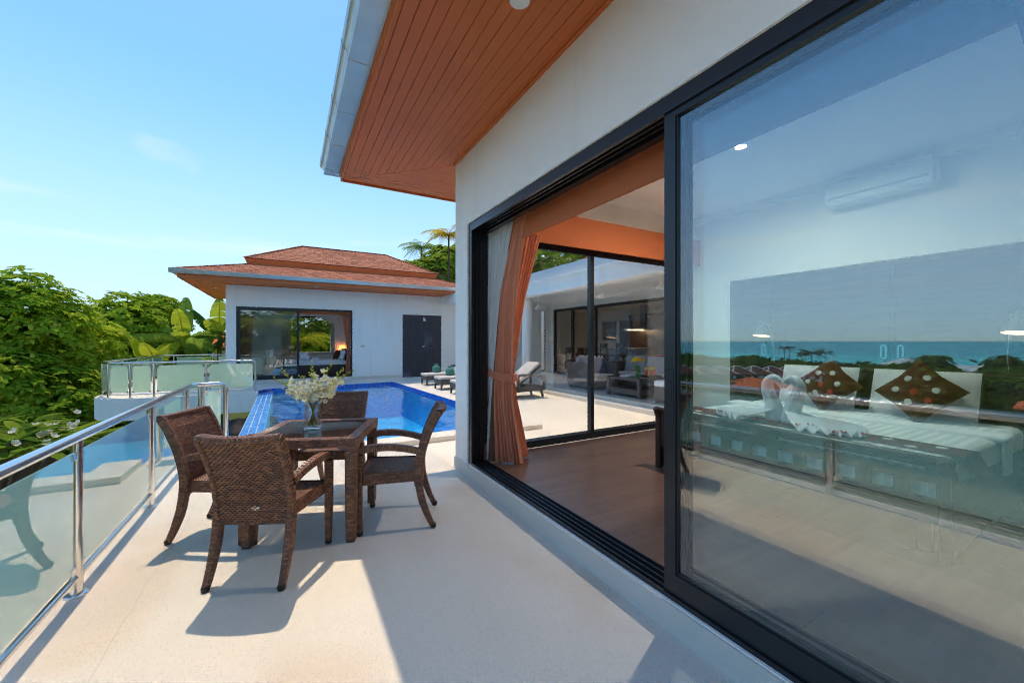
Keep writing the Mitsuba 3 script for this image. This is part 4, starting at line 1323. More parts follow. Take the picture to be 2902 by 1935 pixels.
rtv = np.array([math.cos(YAW), -math.sin(YAW)])
fwv = np.array([math.sin(YAW), math.cos(YAW)])
sprays = [(-.30, .06, 1.215, 1), (-.29, -.05, 1.15, 1), (-.25, .10, 1.10, 0), (-.03, .03, 1.275, 1), (.03, -.08, 1.20, 1), (.13, .05, 1.262, 1), (.25, .0, 1.225, 1), (.28, .06, 1.20, 1), (.22, -.08, 1.13, 0),
          (-.16, -.12, 1.08, 0), (.10, -.13, 1.12, 0), (-.05, .13, 1.16, 0), (.16, .14, 1.14, 0), (-.18, .14, 1.16, 0)]
base0 = np.array([VX, VY, vz0 + .03])
stems = []
for si, (a, b, z, bud) in enumerate(sprays):
    tip = np.array([VX, VY, 0]) + np.array([*(rtv * a + fwv * b), z])
    foot = base0 + np.array([*(rtv * (-a * .11) + fwv * (-b * .2)), 0])
    mid = np.array([VX, VY, vz1 + .01]) + np.array([*(rtv * a * .10 + fwv * b * .1), 0])
    pth = []
    for t in np.linspace(0, 1, 7):
        pth.append(foot + (mid - foot) * t)
    for t in np.linspace(.1, 1, 12):
        q = (1 - t) ** 2 * mid + 2 * t * (1 - t) * (mid * .55 + tip * .45 + np.array([0, 0, .045])) + t * t * tip
        pth.append(q)
    pth = np.array(pth)
    cst = np.linspace(0, 1, len(pth))[:, None]
    m = tube(pth, np.linspace(.0033, .0016, len(pth)), 6)
    colr = np.repeat(np.array([[.10, .16, .03]]) * (1 - cst) + np.array([[.34, .42, .08]]) * cst, 6, 0)
    colr = np.vstack([colr, colr[-2:]])
    partd(oq, 'stem', shp(m, 'mt_flower', True, colr))
    up = pth[7:]
    nb_ = 9 if bud else 3
    for q in range(nb_):
        t = (.50 if bud else .8) + (.5 if bud else .2) * q / nb_
        p = up[min(int(t * len(up)), len(up) - 1)] + rg.normal(0, .003, 3)
        d = np.array([rg.normal(), rg.normal(), .5 + rg.random()])
        sc = 1.25 - .6 * (t - .45)
        partd(oq, 'bud', BUD[rg.integers(2)], lookat_rot(p + d / np.linalg.norm(d) * .006, d, 0) @ T().scale(sc))
    for q in range(9):
        t = .10 + (.52 if bud else .82) * q / 9
        p = up[min(int(t * len(up)), len(up) - 1)] + rg.normal(0, .022, 3)
        d = p - np.array([VX, VY, 1.02]) + np.array([-.12 * fwv[0], -.12 * fwv[1], .03]) + rg.normal(0, .05, 3)
        partd(oq, 'flower', OR[rg.integers(6)], lookat_rot(p, d, rg.random() * 6) @ T().scale(.95 + .35 * rg.random()))
for q in range(62):
    th_, ph_ = rg.random() * 2 * PI, rg.random()
    r_ = .17 * math.sqrt(rg.random())
    p = np.array([VX + r_ * math.cos(th_) * 1.05, VY + r_ * math.sin(th_), 1.005 + .105 * (rg.random() - .35) + .25 * r_])
    d = np.array([math.cos(th_) * r_ * 6, math.sin(th_) * r_ * 6, .45 + .4 * rg.random()]) + np.array([-.5 * fwv[0], -.5 * fwv[1], 0]) + rg.normal(0, .25, 3)
    partd(oq, 'flower', OR[rg.integers(6)], lookat_rot(p, d, rg.random() * 6) @ T().scale(1 + .35 * rg.random()))


# ------------------------------------------------------------------ bedroom behind the sliding doors
cu = thing('curtain', 'rust curtain with grey lining, tied back in the corner of the open sliding door', 'curtain')
part(cu, 'grey_lining', drape([(2.72, (1.93, 4.02), (1.96, 3.42), 1), (1.95, (1.93, 3.99), (1.955, 3.72), .8), (1.1, (1.93, 4.02), (1.94, 3.85), .4), (.7, (1.90, 4.0), (1.92, 3.87), .4), (.165, (1.885, 3.97), (1.895, 3.89), .4)], 7, .030, seed=21), 'mt_grey', True)
part(cu, 'brown_lining', drape([(2.72, (1.965, 3.44), (1.975, 3.37), .5), (1.95, (1.96, 3.78), (1.965, 3.72), .4), (1.1, (1.945, 3.90), (1.955, 3.85), .3), (.62, (1.90, 3.93), (1.955, 3.84), .6), (.155, (1.875, 3.91), (1.985, 3.80), .8)], 4, .022, seed=22), 'mt_brownlining', True)
part(cu, 'drape', drape([(2.72, (1.975, 3.42), (1.985, 3.22), .6), (1.95, (1.975, 3.77), (2.0, 3.46), .9), (1.4, (1.965, 3.85), (2.05, 3.60), .8), (1.1, (1.955, 3.87), (2.06, 3.63), .4), (.8, (1.95, 3.87), (2.08, 3.64), .9), (.155, (1.955, 3.83), (2.18, 3.63), 1.2)], 8, .030, seed=23), 'mt_rust', True)
part(cu, 'drape', drape([(2.70, (2.30, 3.92), (2.60, 3.92), .8), (1.95, (2.16, 3.88), (2.37, 3.90), .7), (1.1, (2.07, 3.72), (2.14, 3.76), .4), (.8, (2.09, 3.72), (2.20, 3.79), .6), (.16, (2.15, 3.74), (2.37, 3.83), .9)], 8, .026, seed=24), 'mt_rust', True)
tp = np.array([(1.90, 4.04, 1.14), (1.915, 3.93, 1.115), (1.94, 3.80, 1.085), (1.985, 3.68, 1.068), (2.05, 3.60, 1.065), (2.11, 3.615, 1.07), (2.15, 3.69, 1.08)])


def band(u, v):
    k = u * (len(tp) - 1)
    P = np.stack([np.interp(k, np.arange(len(tp)), tp[:, j]) for j in range(3)], -1)
    saw = (u * 26) % 1.0
    P = P + np.stack([-.012 * saw, -.010 * saw, (v - .5) * .085 * np.minimum(1, u * 8 + .15) + .006 * np.sin(u * 60)], -1)
    return P


part(cu, 'tieback', grid(band, 130, 5), 'mt_rust', False)
part(cu, 'hook', lathe([(0, .0), (.022, .004), (.028, .018), (.02, .034), (.008, .04), (.008, .06)], 14, (1.895, 4.05, 1.13)), 'mt_door', True)
cr = thing('curtain', 'rust curtain at the right hand end of the sliding door, mostly out of view', 'curtain')
part(cr, 'drape', drape([(2.72, (1.96, -.25), (1.98, .34), .6), (1.7, (1.96, -.2), (1.98, .16), .6), (1.05, (1.96, -.2), (1.98, -.02), .4), (.16, (1.96, -.3), (1.99, .12), .8)], 9, .03, seed=25), 'mt_rust', True)
solo('pelmet', cat([bx(1.985, 2.0, .02, 3.96, 2.45, 3.0), bx(1.981, 1.985, .02, 3.96, 2.45, 2.515)]), 'mt_pelmet', 'orange fabric pelmet above the open sliding door', 'pelmet')
solo('pelmet', cat([bx(2.0, RX, 3.935, 3.95, 2.63, 3.02), bx(2.0, RX, 3.931, 3.935, 2.63, 2.695)]), 'mt_pelmet', 'rust brown fabric pelmet above the far glass doors inside the bedroom', 'pelmet')

bk, BX_ = bed('bed', 'large dark framed bed behind the reflecting glass door with swans on it', (3.37, 1.8, .138), 0, 2.1, 2.06, 1)
y0f, y1f = .75, 2.85
hol = [sg.box(.812 + .193 * i, .505, .812 + .193 * i + .118, .598) for i in range(10)] + [sg.box(.86, .668, 1.70, .692), sg.box(1.88, .668, 2.74, .692)]
fbp = sg.box(y0f, .36, y1f, .735)
for hh in hol:
    fbp = fbp.difference(hh)
part(bk, 'footboard', prism(fbp, .035, (3.365, 0, 0), (0, 1, 0), (0, 0, 1), (1, 0, 0)), 'mt_darkwood')
part(bk, 'foot_rail', tube([(3.38, y0f - .01, .735), (3.38, y1f + .02, .735)], .03, 12), 'mt_darkwood', True)
for y in (y0f + .02, y1f):
    part(bk, 'foot_post', cat([cbx(3.35, 3.41, y - .03, y + .03, .14, .66), tube([(3.42, y, .60), (3.38, y, .68), (3.345, y, .735), (3.33, y, .76)], [.045, .04, .035, .03], 8)]), 'mt_darkwood')
part(bk, 'sheet_fold', cat([rbx(4.55, 4.80, .735, 2.87, .70, .742, .018)]), 'mt_linen', True)
part(bk, 'sheet_fold', xf(rbx(-.1, .1, -.012, .012, -.14, .14, .011), (4.66, .752, .60)), 'mt_linen', True)
for i, (y, l_) in enumerate(((2.23, 'white pillow behind the left spotted cushion on the large bed'), (1.37, 'white pillow behind the right spotted cushion on the large bed'))):
    solo('pillow', xf(cat([(lambda t: (t[0], t[1]))(grid(lambda u, v: np.stack([(u - .5) * .74, (v - .5) * .47, .10 * (1 - (2 * u - 1) ** 4) * (1 - (2 * v - 1) ** 4) * .9], -1), 16, 12)),
                           (lambda t: (t[0] * [1, 1, -1], t[1][:, ::-1]))(grid(lambda u, v: np.stack([(u - .5) * .74, (v - .5) * .47, .10 * (1 - (2 * u - 1) ** 4) * (1 - (2 * v - 1) ** 4) * .9], -1), 16, 12))]), (5.26, y, .945), R=Rlean(PI, .32)), 'mt_linen', l_, 'pillow', None, True)
cushion('cushion', 'left spotted brown cushion standing on its corner on the large bed', (5.05, 2.05, .99), Rlean(PI, .38, PI / 4), .45, None)
cushion('cushion', 'right spotted brown cushion standing on its corner on the large bed', (5.05, 1.33, .99), Rlean(PI, .38, PI / 4 + .08), .45, None)
rn = thing('bed_runner', 'dark green runner with dots across the foot of the large bed', 'runner')
part(rn, 'cloth', grid(lambda u, v: np.stack([3.64 + .30 * u + .02 * np.sin(v * 7), .70 + 2.2 * v, np.where(v < .02, .60, .729) + 0 * u], -1), 6, 40), 'mt_cushion', True)
for i, (x, y) in enumerate(((3.72, 1.02), (3.85, .90), (3.75, 1.25), (3.86, 1.18), (3.70, 2.62), (3.84, 2.5))):
    part(rn, 'dot', lathe([(0, .734), (.03, .734), (.033, .730)], 16, (x, y, 0)), 'mt_reddot' if i % 3 == 2 else 'mt_dot')


def swan(label, y, s):
    """towel swan; s = side of its fan (+1: towards +y)"""
    k = thing('towel_swan', label, 'towel', None)
    cy = y + s * .085
    nk = np.array([(0, s * .055, .02), (0, s * .06, .10), (0, s * .075, .17), (0, s * .115, .26), (0, s * .125, .33), (0, s * .105, .375), (0, s * .065, .395), (0, s * .03, .38), (0, s * .012, .345), (0, s * .004, .31)])
    t = np.linspace(0, 1, 40)
    kk = np.linspace(0, 1, len(nk))
    pth = np.stack([np.interp(t, kk, nk[:, j]) for j in range(3)], 1)
    for _ in range(4):
        pth[1:-1] = (pth[:-2] + 2 * pth[1:-1] + pth[2:]) / 4
    rr = np.interp(t, [0, .15, .35, .6, .85, 1], [.075, .07, .052, .040, .030, .010])
    part(k, 'neck', xf(tube(pth, rr, 12, True, None, (1, 0, 0)), (3.80, y, .73)), 'mt_towel', True)

    def fan(u, v):
        a = (u - .5) * 2.3 + (PI / 2 if s > 0 else -PI / 2)
        r = .06 + (.50 + .05 * np.sin(u * 5)) * v
        pl = np.abs(((u * 15) % 1.0) - .5) * 2
        z = .055 * (1 - v) + .012 + (.030 + .02 * v) * pl * (.3 + v * .7) + .06 * (1 - v) ** 2
        return np.stack([3.80 - .02 + np.cos(a) * r * .62, y + np.sin(a) * r, .731 + z], -1)
    part(k, 'fan', grid(fan, 240, 10), 'mt_towel', False)
    return k


swan('left white towel swan with its pleated fan on the large bed', 1.875, 1)
swan('right white towel swan with its pleated fan on the large bed', 1.855, -1)
rg = np.random.default_rng(5)
for i in range(16):
    y, x = 1.25 + 1.25 * i / 15 + rg.normal(0, .02), 3.52 + .04 * rg.random() + .12 * abs(i / 15 - .5)
    ordn = ['first', 'second', 'third', 'fourth', 'fifth', 'sixth', 'seventh', 'eighth'][i % 8]
    o = thing('orchid_bloom', f'{ordn} crimson bloom from the ' + ('right end' if i < 8 else 'middle towards the left') + ' of the row round the towel swans', 'flower', 'crimson blooms round the towel swans')
    ms = []
    for q in range(5):
        ms.append(xf(petal(.028, .022, .012), rz=q * 1.257))
    put(o, shp(xf(cat(ms), (x, y, .765 + .02 * rg.random()), R=np.array([[1, 0, .4], [0, 1, 0], [-.4, 0, 1]])), 'mt_petal', True))
wd = thing('wardrobe', 'built in dark wardrobe with recessed handles behind the bed', 'wardrobe')
part(wd, 'carcass', bx(5.575, RX - .002, -1.5, 3.44, .14, 2.32), 'mt_darkwood')
for i, (a, b) in enumerate(((-1.49, .35), (.36, 1.645), (1.69, 2.88), (2.90, 3.43))):
    dd = part(wd, 'door', cbx(5.552, 5.574, a, b, .17, 2.27, .004), 'mt_darkwood')
    for yy in {0: (), 1: (1.60,), 2: (1.735,), 3: (2.96,)}[i]:
        ring = sg.Point(0, 0).buffer(.022)
        sp = sg.LineString([(0, -.05), (0, .05)])
        part(dd, 'handle', prism(sp.buffer(.026).difference(sp.buffer(.013)), .006, (5.552, yy, 1.34), (0, 1, 0), (0, 0, 1), (-1, 0, 0)), 'mt_chrome')
ac = thing('air_conditioner', 'white split air conditioner high on the bedroom wall above the wardrobe', 'air conditioner')
part(ac, 'body', xf(rbx(-.10, .10, -.45, .45, -.14, .14, .035), (5.49, 1.76, 3.12)), 'mt_plastic', True)
part(ac, 'stripe', bx(5.385, 5.39, 1.35, 2.17, 3.055, 3.08), 'mt_parapet')
part(ac, 'vane', xf(bx(-.06, .06, -.38, .38, -.004, .004), (5.43, 1.76, 3.0), R=np.array([[.85, 0, .5], [0, 1, 0], [-.5, 0, .85]])), 'mt_plastic')


def down(m):
    v, f = m
    n = np.cross(v[f[:, 1]] - v[f[:, 0]], v[f[:, 2]] - v[f[:, 0]])
    return v, np.where((n[:, 2] > 0)[:, None], f[:, ::-1], f)


def rlamp(label, x, y, z, arm):
    k = thing('reading_lamp', label, 'lamp', None)
    ct_, st_ = math.cos(.2), -math.sin(.2)
    tl = lambda m: xf(m, (x, y, z), R=np.array([[ct_, 0, -st_], [0, 1, 0], [st_, 0, ct_]]))
    part(k, 'shade', tl(lathe([(.100, 0), (.085, .05), (.045, .12), (.03, .19), (0, .20)], 24)), 'mt_lampmetal', True)
    part(k, 'arm', tube([(x + .03, y, z + .18), (x + .1, y + arm * .05, z + .16), (x + .16, y + arm * .08, z - .2), (x + .18, y + arm * .06, .98)], .008, 6), 'mt_chrome', True)
    kk = uniq(k + '__bulb')
    put(kk, {**shp(tl(down(lathe([(0.0005, .004), (.094, .004)], 24))), {'type': 'diffuse', 'reflectance': rgb(.8, .6, .4)}), 'emitter': {'type': 'area', 'radiance': rgb(.55, .27, .13)}})


rlamp('lit reading lamp with a tilted conical shade at the left of the bed head', 5.3, 2.86, 1.52, -1)
rlamp('lit reading lamp with a tilted conical shade at the right of the bed head', 5.3, .80, 1.52, 1)
dl = thing('ceiling_downlight', 'small lit downlight in the white bedroom ceiling', 'downlight')
part(dl, 'ring', lathe([(.0515, .02), (.0515, -.004), (.062, -.004), (.066, 0), (.066, .004)], 22, (3.87, 2.28, CEIL)), 'mt_paint')
part(dl, 'cap', bx(3.80, 3.94, 2.21, 2.35, CEIL + .02, CEIL + .03), 'mt_paint')
put(uniq(dl + '__bulb'), {**shp(down(lathe([(.044, .004), (0.0005, .004)], 20, (3.87, 2.28, CEIL))), {'type': 'diffuse', 'reflectance': rgb(.8, .7, .5)}), 'emitter': {'type': 'area', 'radiance': rgb(400, 365, 310)}})

# ------------------------------------------------------------------ lounge wing beyond the pool deck
v3 = thing('lounge_pavilion', 'white lounge wing with covered patio, fascia beam and wide black glass doors', 'building')
struct('patio_step', prism(sg.box(6.2, -2.5, 6.44, 13.3).buffer(-.012).buffer(.012), .09, (0, 0, 0)), 'mt_deck', label='low step up to the covered patio')
struct('patio_floor', bx(6.42, 9.36, -2.5, 13.32, 0.0, .18), 'mt_patio', label='polished grey floor of the covered patio')
FX = 9.36
part(v3, 'wall', wall_x(FX, FX + .16, -2.5, 13.5, 0, 3.2, [(10.95, 13.13, .18, 2.73), (5.2, 10.69, .18, 2.72)]), 'mt_white')
part(v3, 'wall', wall_y(13.3, 13.5, 6.3, FX, -.4, 3.2, [(8.87, 9.11, .25, 2.67)]), 'mt_white')
part(v3, 'wall', bx(6.3, 9.4, -2.7, -2.5, -.4, 3.2), 'mt_white')
part(v3, 'ceiling', bx(6.4, FX, -2.5, 13.3, 3.03, 3.1), 'mt_paint')
part(v3, 'beam', cat([bx(6.28, 6.52, -2.5, 13.3, 2.80, 3.21), bx(6.24, 6.28, -2.5, 13.3, 2.80, 2.86), bx(6.24, 6.28, -2.5, 13.3, 3.15, 3.21)]), 'mt_white')
part(v3, 'parapet', bx(6.40, 6.6, -2.5, 13.3, 3.21, 3.50), 'mt_parapet')
part(v3, 'flat_roof', bx(6.6, FX + .2, -2.5, 13.3, 3.2, 3.3), 'mt_parapet')
part(v3, 'column', tube([(6.62, 10.75, 0), (6.62, 10.75, 2.8)], .155, 28), 'mt_white', True)
part(v3, 'roof', hull([[7.4, 12.6, 3.45], [7.4, -2, 3.45], [16, -2, 3.45], [16, 12.6, 3.45], [11.4, 8.4, 5.6], [11.4, 2, 5.6]]), 'mt_shingle_b')
stuff = []
for r in range(24):
    t = r / 24
    p0, p1 = np.array([7.4 + 4 * t, -2 + 4 * t, 3.47 + 2.15 * t]), np.array([7.4 + 4 * t, 12.6 - 4.2 * t, 3.47 + 2.15 * t])
    n = int((p1[1] - p0[1]) / .24)
    for q in range(n):
        a, b = p0 + (p1 - p0) * (q + .02 + .5 * (r % 2)) / n, p0 + (p1 - p0) * min((q + .97 + .5 * (r % 2)) / n, 1)
        up = np.array([4, 0, 2.15]) / 24 * 1.02
        th_ = np.array([-.012, 0, .02]) * (1 + .5 * RNG.random())
        stuff.append(hexa([a, b, a + up, b + up, a + th_, b + th_, a + up + th_ * .2, b + up + th_ * .2]))
part(v3 + '__roof', 'shingle', cat(stuff), 'mt_shingle_a', kind='stuff')
for ya, yb, zt_, ms_ in ((10.95, 13.13, 2.73, (11.95,)), (5.2, 10.69, 2.72, ())):
    fr3 = part(v3, 'door_frame', cat([bx(FX - .01, FX + .1, ya, yb, .18, .24), bx(FX - .01, FX + .1, ya, yb, zt_ - .09, zt_), bx(FX - .01, FX + .1, ya, ya + .07, .24, zt_ - .09), bx(FX - .01, FX + .1, yb - .07, yb, .24, zt_ - .09),
                                      *[bx(FX + .0, FX + .09, y - .05, y + .05, .24, zt_ - .09) for y in ms_]]), 'mt_black')
    g0, g1 = (ya, yb) if not ms_ else (11.95, yb)
    q = np.array([[FX + .05, g0, .22], [FX + .05, g1, .22], [FX + .05, g1, zt_ - .08], [FX + .05, g0, zt_ - .08]])
    part(fr3, 'pane', (q, np.array([[0, 2, 1], [0, 3, 2]])), 'mt_farpane')
part(v3, 'window_slot', cat([bx(8.87, 9.11, 13.36, 13.40, .25, .30), bx(8.87, 8.89, 13.36, 13.40, .3, 2.67), bx(9.09, 9.11, 13.36, 13.40, .3, 2.67)]), 'mt_black')
# interior of the lounge
part(v3, 'inner_floor', bx(FX + .16, 14.5, 3, 16, .1, .178), 'mt_patio')
part(v3, 'inner_wall', cat([bx(13.5, 13.6, 3, 16, .18, 2.95), bx(FX + .1, 13.5, 16, 16.1, .18, 2.95), bx(FX + .1, 13.5, 2.9, 3, .18, 2.95), bx(FX + .1, FX + .2, 13.5, 16, .18, 2.95)]), 'mt_paint')
part(v3, 'inner_ceiling', bx(FX + .1, 13.6, 2.9, 16.1, 2.95, 3.0), 'mt_paint')
part(v3, 'inner_door', bx(13.44, 13.5, 12.75, 13.6, .18, 2.4), 'mt_door')
part(v3, 'kitchen_cabinet', bx(12.9, 13.5, 8.2, 12.5, .18, 2.6), 'mt_darkwood')
hd = thing('cooker_hood', 'steel cooker hood with a tall flue inside the lounge', 'cooker hood')
part(hd, 'canopy', bx(12.4, 12.9, 11.2, 12.3, 1.93, 2.0), 'mt_chrome')
for hy in (11.4, 11.75, 12.1):
    put(uniq(hd + '__bulb'), {**shp(xf(hexa([[-.03, -.03, 0], [.03, -.03, 0], [-.03, .03, 0], [.03, .03, 0], [-.03, -.03, .01], [.03, -.03, .01], [-.03, .03, .01], [.03, .03, .01]]), (12.5, hy, 1.918)), {'type': 'diffuse', 'reflectance': rgb(.8, .7, .5)}), 'emitter': {'type': 'area', 'radiance': rgb(22, 15, 8)}})
part(hd, 'flue', bx(12.55, 12.85, 11.55, 11.95, 2.0, 2.95), 'mt_chrome')
pt = thing('wall_painting', 'dark teal painting of a golden round pattern on the lounge wall', 'painting')
part(pt, 'canvas', bx(13.46, 13.5, 13.86, 14.78, 1.5, 2.4), 'mt_teal')
for r_, mt_, e_ in ((.36, 'mt_gold', .004), (.28, 'mt_door', .008), (.2, 'mt_gold', .012), (.09, 'mt_teal', .016)):
    part(pt, 'ring', prism(sg.Point(0, 0).buffer(r_, 16), e_, (13.46, 14.32, 1.95), (0, 1, 0), (0, 0, 1), (-1, 0, 0)), mt_)
bc = thing('bar_counter', 'white breakfast bar inside the lounge behind the dining chairs', 'counter')
part(bc, 'worktop', cbx(11.7, 12.5, 11.0, 13.3, 1.12, 1.18), 'mt_counter')
part(bc, 'end_panel', bx(11.75, 12.45, 11.02, 11.2, .18, 1.12), 'mt_counter')
part(bc, 'back_panel', bx(12.2, 12.3, 11.2, 13.3, .18, 1.12), 'mt_paint')


def dchair(name, label, cat_, x, y, rz, seat=.46, top=.98, group=None):
    k = thing(name, label, cat_, group)
    X = lambda m: xf(m, (x, y, .18), rz)
    part(k, 'seat', X(cbx(-.22, .22, -.22, .22, seat - .05, seat)), 'mt_darkwood')
    part(k, 'backrest', X(cat([bx(-.21, .21, .19, .22, seat + .30, top), bx(-.21, -.17, .19, .22, seat, seat + .3), bx(.17, .21, .19, .22, seat, seat + .3)])), 'mt_darkwood')
    for a in (-1, 1):
        for b in (-1, 1):
            part(k, 'leg', X(bx(a * .2 - .02, a * .2 + .02, b * .2 - .02, b * .2 + .02, 0, seat - .05)), 'mt_darkwood')


dtb = thing('indoor_table', 'dark dining table inside the lounge behind the glass', 'table')
part(dtb, 'top', cbx(10.7, 11.6, 11.6, 13.6, .90, .94), 'mt_darkwood')
for x in (10.8, 11.5):
    for y in (11.75, 13.45):
        part(dtb, 'leg', bx(x - .035, x + .035, y - .035, y + .035, .18, .9), 'mt_darkwood')
for x, y, rz, l_ in ((10.45, 12.5, PI / 2, 'dark dining chair left of the doorway post inside the lounge'), (10.45, 12.0, PI / 2, 'dark dining chair at the near side of the indoor table'), (11.2, 11.35, PI, 'dark dining chair at the end of the indoor table'), (10.9, 13.9, 0, 'dark dining chair seen through the left lounge door')):
    dchair('indoor_chair', l_, 'chair', x, y, rz, .46, 1.02, 'dark chairs inside the lounge')
dchair('bar_stool', 'left dark bar stool in front of the white bar counter', 'bar stool', 11.4, 12.2, PI / 2, .72, 1.2)
dchair('bar_stool', 'right dark bar stool at the end of the white bar counter', 'bar stool', 11.4, 11.3, PI / 2, .72, 1.2)
solo('red_sofa', rbx(10.6, 11.6, 7.6, 9.55, .3, .98, .09), 'mt_red', 'bright red sofa just visible inside the lounge', 'sofa', None, True)

# patio: fans, sofa set, loungers
for i, (x, y, l_) in enumerate(((7.4, 11.28, 'white ceiling fan at the far end of the covered patio'), (7.4, 8.18, 'white ceiling fan in the middle of the covered patio'), (7.4, 6.19, 'white ceiling fan cut off by the door stile'))):
    k = thing('ceiling_fan', l_, 'fan')
    zb_ = 2.56 if i == 0 else 2.66
    part(k, 'rod', cat([lathe([(0, 3.03), (.06, 3.03), (.05, 2.98), (.014, 2.93), (.014, zb_ + .12)], 14, (x, y, 0))]), 'mt_paint', True)
    part(k, 'motor', lathe([(0, zb_ + .15), (.03, zb_ + .14), (.05, zb_ + .08), (.11, zb_ + .05), (.115, zb_), (.08, zb_ - .03), (0, zb_ - .035)], 20, (x, y, 0)), 'mt_paint', True)
    for q in range(3):
        part(k, 'blade', xf(hexa([[.1, -.02, .02], [.62, -.06, .025], [.1, .02, .026], [.62, .06, .01], [.1, -.02, .026], [.62, -.06, .031], [.1, .02, .032], [.62, .06, .016]]), (x, y, zb_), q * 2.094 + .5 + i), 'mt_paint')


def wick(k, name, m, smooth=False):
    return part(k, name, m, 'mt_greywick', smooth)


ar = thing('armchair', 'grey woven armchair with pale cushions beside the coffee table', 'armchair')
wick(ar, 'base', cbx(6.84, 7.80, 7.96, 8.92, .23, .42, .01))
wick(ar, 'arm', cbx(6.82, 6.96, 7.92, 8.94, .42, .88, .02))
wick(ar, 'arm', cbx(7.68, 7.82, 7.92, 8.94, .42, .88, .02))
wick(ar, 'back', cbx(6.96, 7.68, 8.80, 8.94, .42, .88, .02))
part(ar, 'seat_cushion', rbx(6.97, 7.67, 7.94, 8.78, .42, .57, .04), 'mt_lounge', True)
part(ar, 'back_cushion', xf(rbx(-.35, .35, -.08, .08, -.24, .24, .06), (7.32, 8.66, .80), R=np.array([[1, 0, 0], [0, .96, .2], [0, -.2, .96]])), 'mt_greycush', True)
solo('throw_pillow', xf(rbx(-.24, .24, -.07, .07, -.22, .22, .06), (7.50, 8.45, .78), R=np.array([[.9, .3, 0], [-.3, .9, .2], [0, -.2, .96]])), 'mt_bluegrey', 'blue grey pillow on the patio armchair', 'pillow', None, True)
for x in (6.9, 7.7):
    for y in (8.0, 8.86):
        part(ar, 'leg', bx(x - .03, x + .03, y - .03, y + .03, .18, .23), 'mt_rubber')
sf = thing('sofa', 'long dark woven sofa with grey cushions along the lounge wall', 'sofa')
wick(sf, 'base', cbx(8.2, 9.2, 4.6, 8.95, .22, .42, .01))
wick(sf, 'back', cbx(9.06, 9.24, 4.6, 8.95, .42, .92, .02))
wick(sf, 'arm', cbx(8.2, 9.06, 8.80, 8.97, .42, .86, .02))
wick(sf, 'arm', cbx(8.2, 9.06, 4.58, 4.75, .42, .86, .02))
for i in range(5):
    y0, y1 = 4.76 + .805 * i, 4.76 + .805 * (i + 1) - .015
    part(sf, 'seat_cushion', rbx(8.2, 9.0, y0, y1, .42, .57, .04), 'mt_lounge', True)
    part(sf, 'back_cushion', xf(rbx(-.08, .08, -.395, .395, -.25, .25, .06), (8.95, (y0 + y1) / 2, .79), R=np.array([[.97, 0, .2], [0, 1, 0], [-.2, 0, .97]])), 'mt_greycush', True)
ct = thing('coffee_table', 'grey woven coffee table with a glass top and lower shelf', 'table')
for x in (6.76, 7.80):
    for y in (6.24, 7.2):
        wick(ct, 'leg', cbx(x - .04, x + .04, y - .04, y + .04, .18, .60, .006))
wick(ct, 'shelf', cbx(6.74, 7.82, 6.22, 7.22, .23, .36, .01))
wick(ct, 'top_frame', cat([cbx(6.72, 7.84, 6.2, 6.28, .56, .615, .005), cbx(6.72, 7.84, 7.16, 7.24, .56, .615, .005), cbx(6.72, 6.80, 6.28, 7.16, .56, .615, .005), cbx(7.76, 7.84, 6.28, 7.16, .56, .615, .005)]))
part(ct, 'glass_top', bx(6.75, 7.81, 6.23, 7.21, .618, .626), 'mt_tableglass')
yv = thing('flower_vase', 'green glass vase on the coffee table', 'vase')
part(yv, 'glass', lathe([(.045, .63), (.05, .7), (.05, .86)], 18, (7.45, 6.92, 0)), 'mt_greenglass', True)
part(yv, 'base', lathe([(0, .628), (.045, .628), (.045, .66), (0, .66)], 18, (7.45, 6.92, 0)), 'mt_greenglass')
yf = thing('yellow_flowers', 'bunch of bright yellow flowers in the green vase', 'flowers')
rg = np.random.default_rng(8)
dsy = shp(cat([xf(petal(.04, .026, .004), rz=q * .7) for q in range(9)] + [lathe([(0, .012), (.014, .006), (.016, 0)], 8)]), 'mt_yellow', True)
for q in range(26):
    a, r_ = rg.random() * 6.28, .14 * math.sqrt(rg.random())
    p = np.array([7.45 + r_ * math.cos(a), 6.92 + r_ * math.sin(a), .96 + .10 * (1 - r_ / .14) + .03 * rg.random()])
    partd(yf, 'flower', dsy, lookat_rot(p, np.array([math.cos(a) * r_ * 5 - .5, math.sin(a) * r_ * 5 - .5, .6]), a))
    if q % 4 == 0:
        part(yf, 'stem', tube([(7.45 + .02 * math.cos(a), 6.92 + .02 * math.sin(a), .67), p - [0, 0, .01]], .003, 5), 'mt_vcol', False, np.tile([[.06, .16, .02]], (17, 1)))
ty = solo('serving_tray', cat([cbx(7.32, 7.72, 6.42, 6.72, .628, .640, .004), cbx(7.32, 7.335, 6.42, 6.72, .64, .655, .003), cbx(7.705, 7.72, 6.42, 6.72, .64, .655, .003)]), 'mt_door', 'brown tray carrying glasses of orange juice', 'tray')
for x, y, l_ in ((7.42, 6.65, 'left glass of orange juice on the tray'), (7.45, 6.55, 'middle glass of orange juice on the tray'), (7.50, 6.48, 'right glass of orange juice on the tray'), (7.6, 6.62, 'rear glass of orange juice on the tray')):
    k = thing('juice_glass', l_, 'drink')
    part(k, 'juice', lathe([(0, .645), (.036, .645), (.04, .77), (0, .77)], 16, (x, y, 0)), 'mt_juice', True)
    part(k, 'glass', lathe([(.039, .642), (.044, .80)], 16, (x, y, 0)), 'mt_vase', True)
    part(k, 'slice', xf(lathe([(0, .003), (.035, .003), (.036, -.003), (0, -.003)], 16), (x + .03, y + .02, .81), R=np.array([[0, 0, 1], [0, 1, 0], [-1, 0, 0]])), 'mt_yellow')
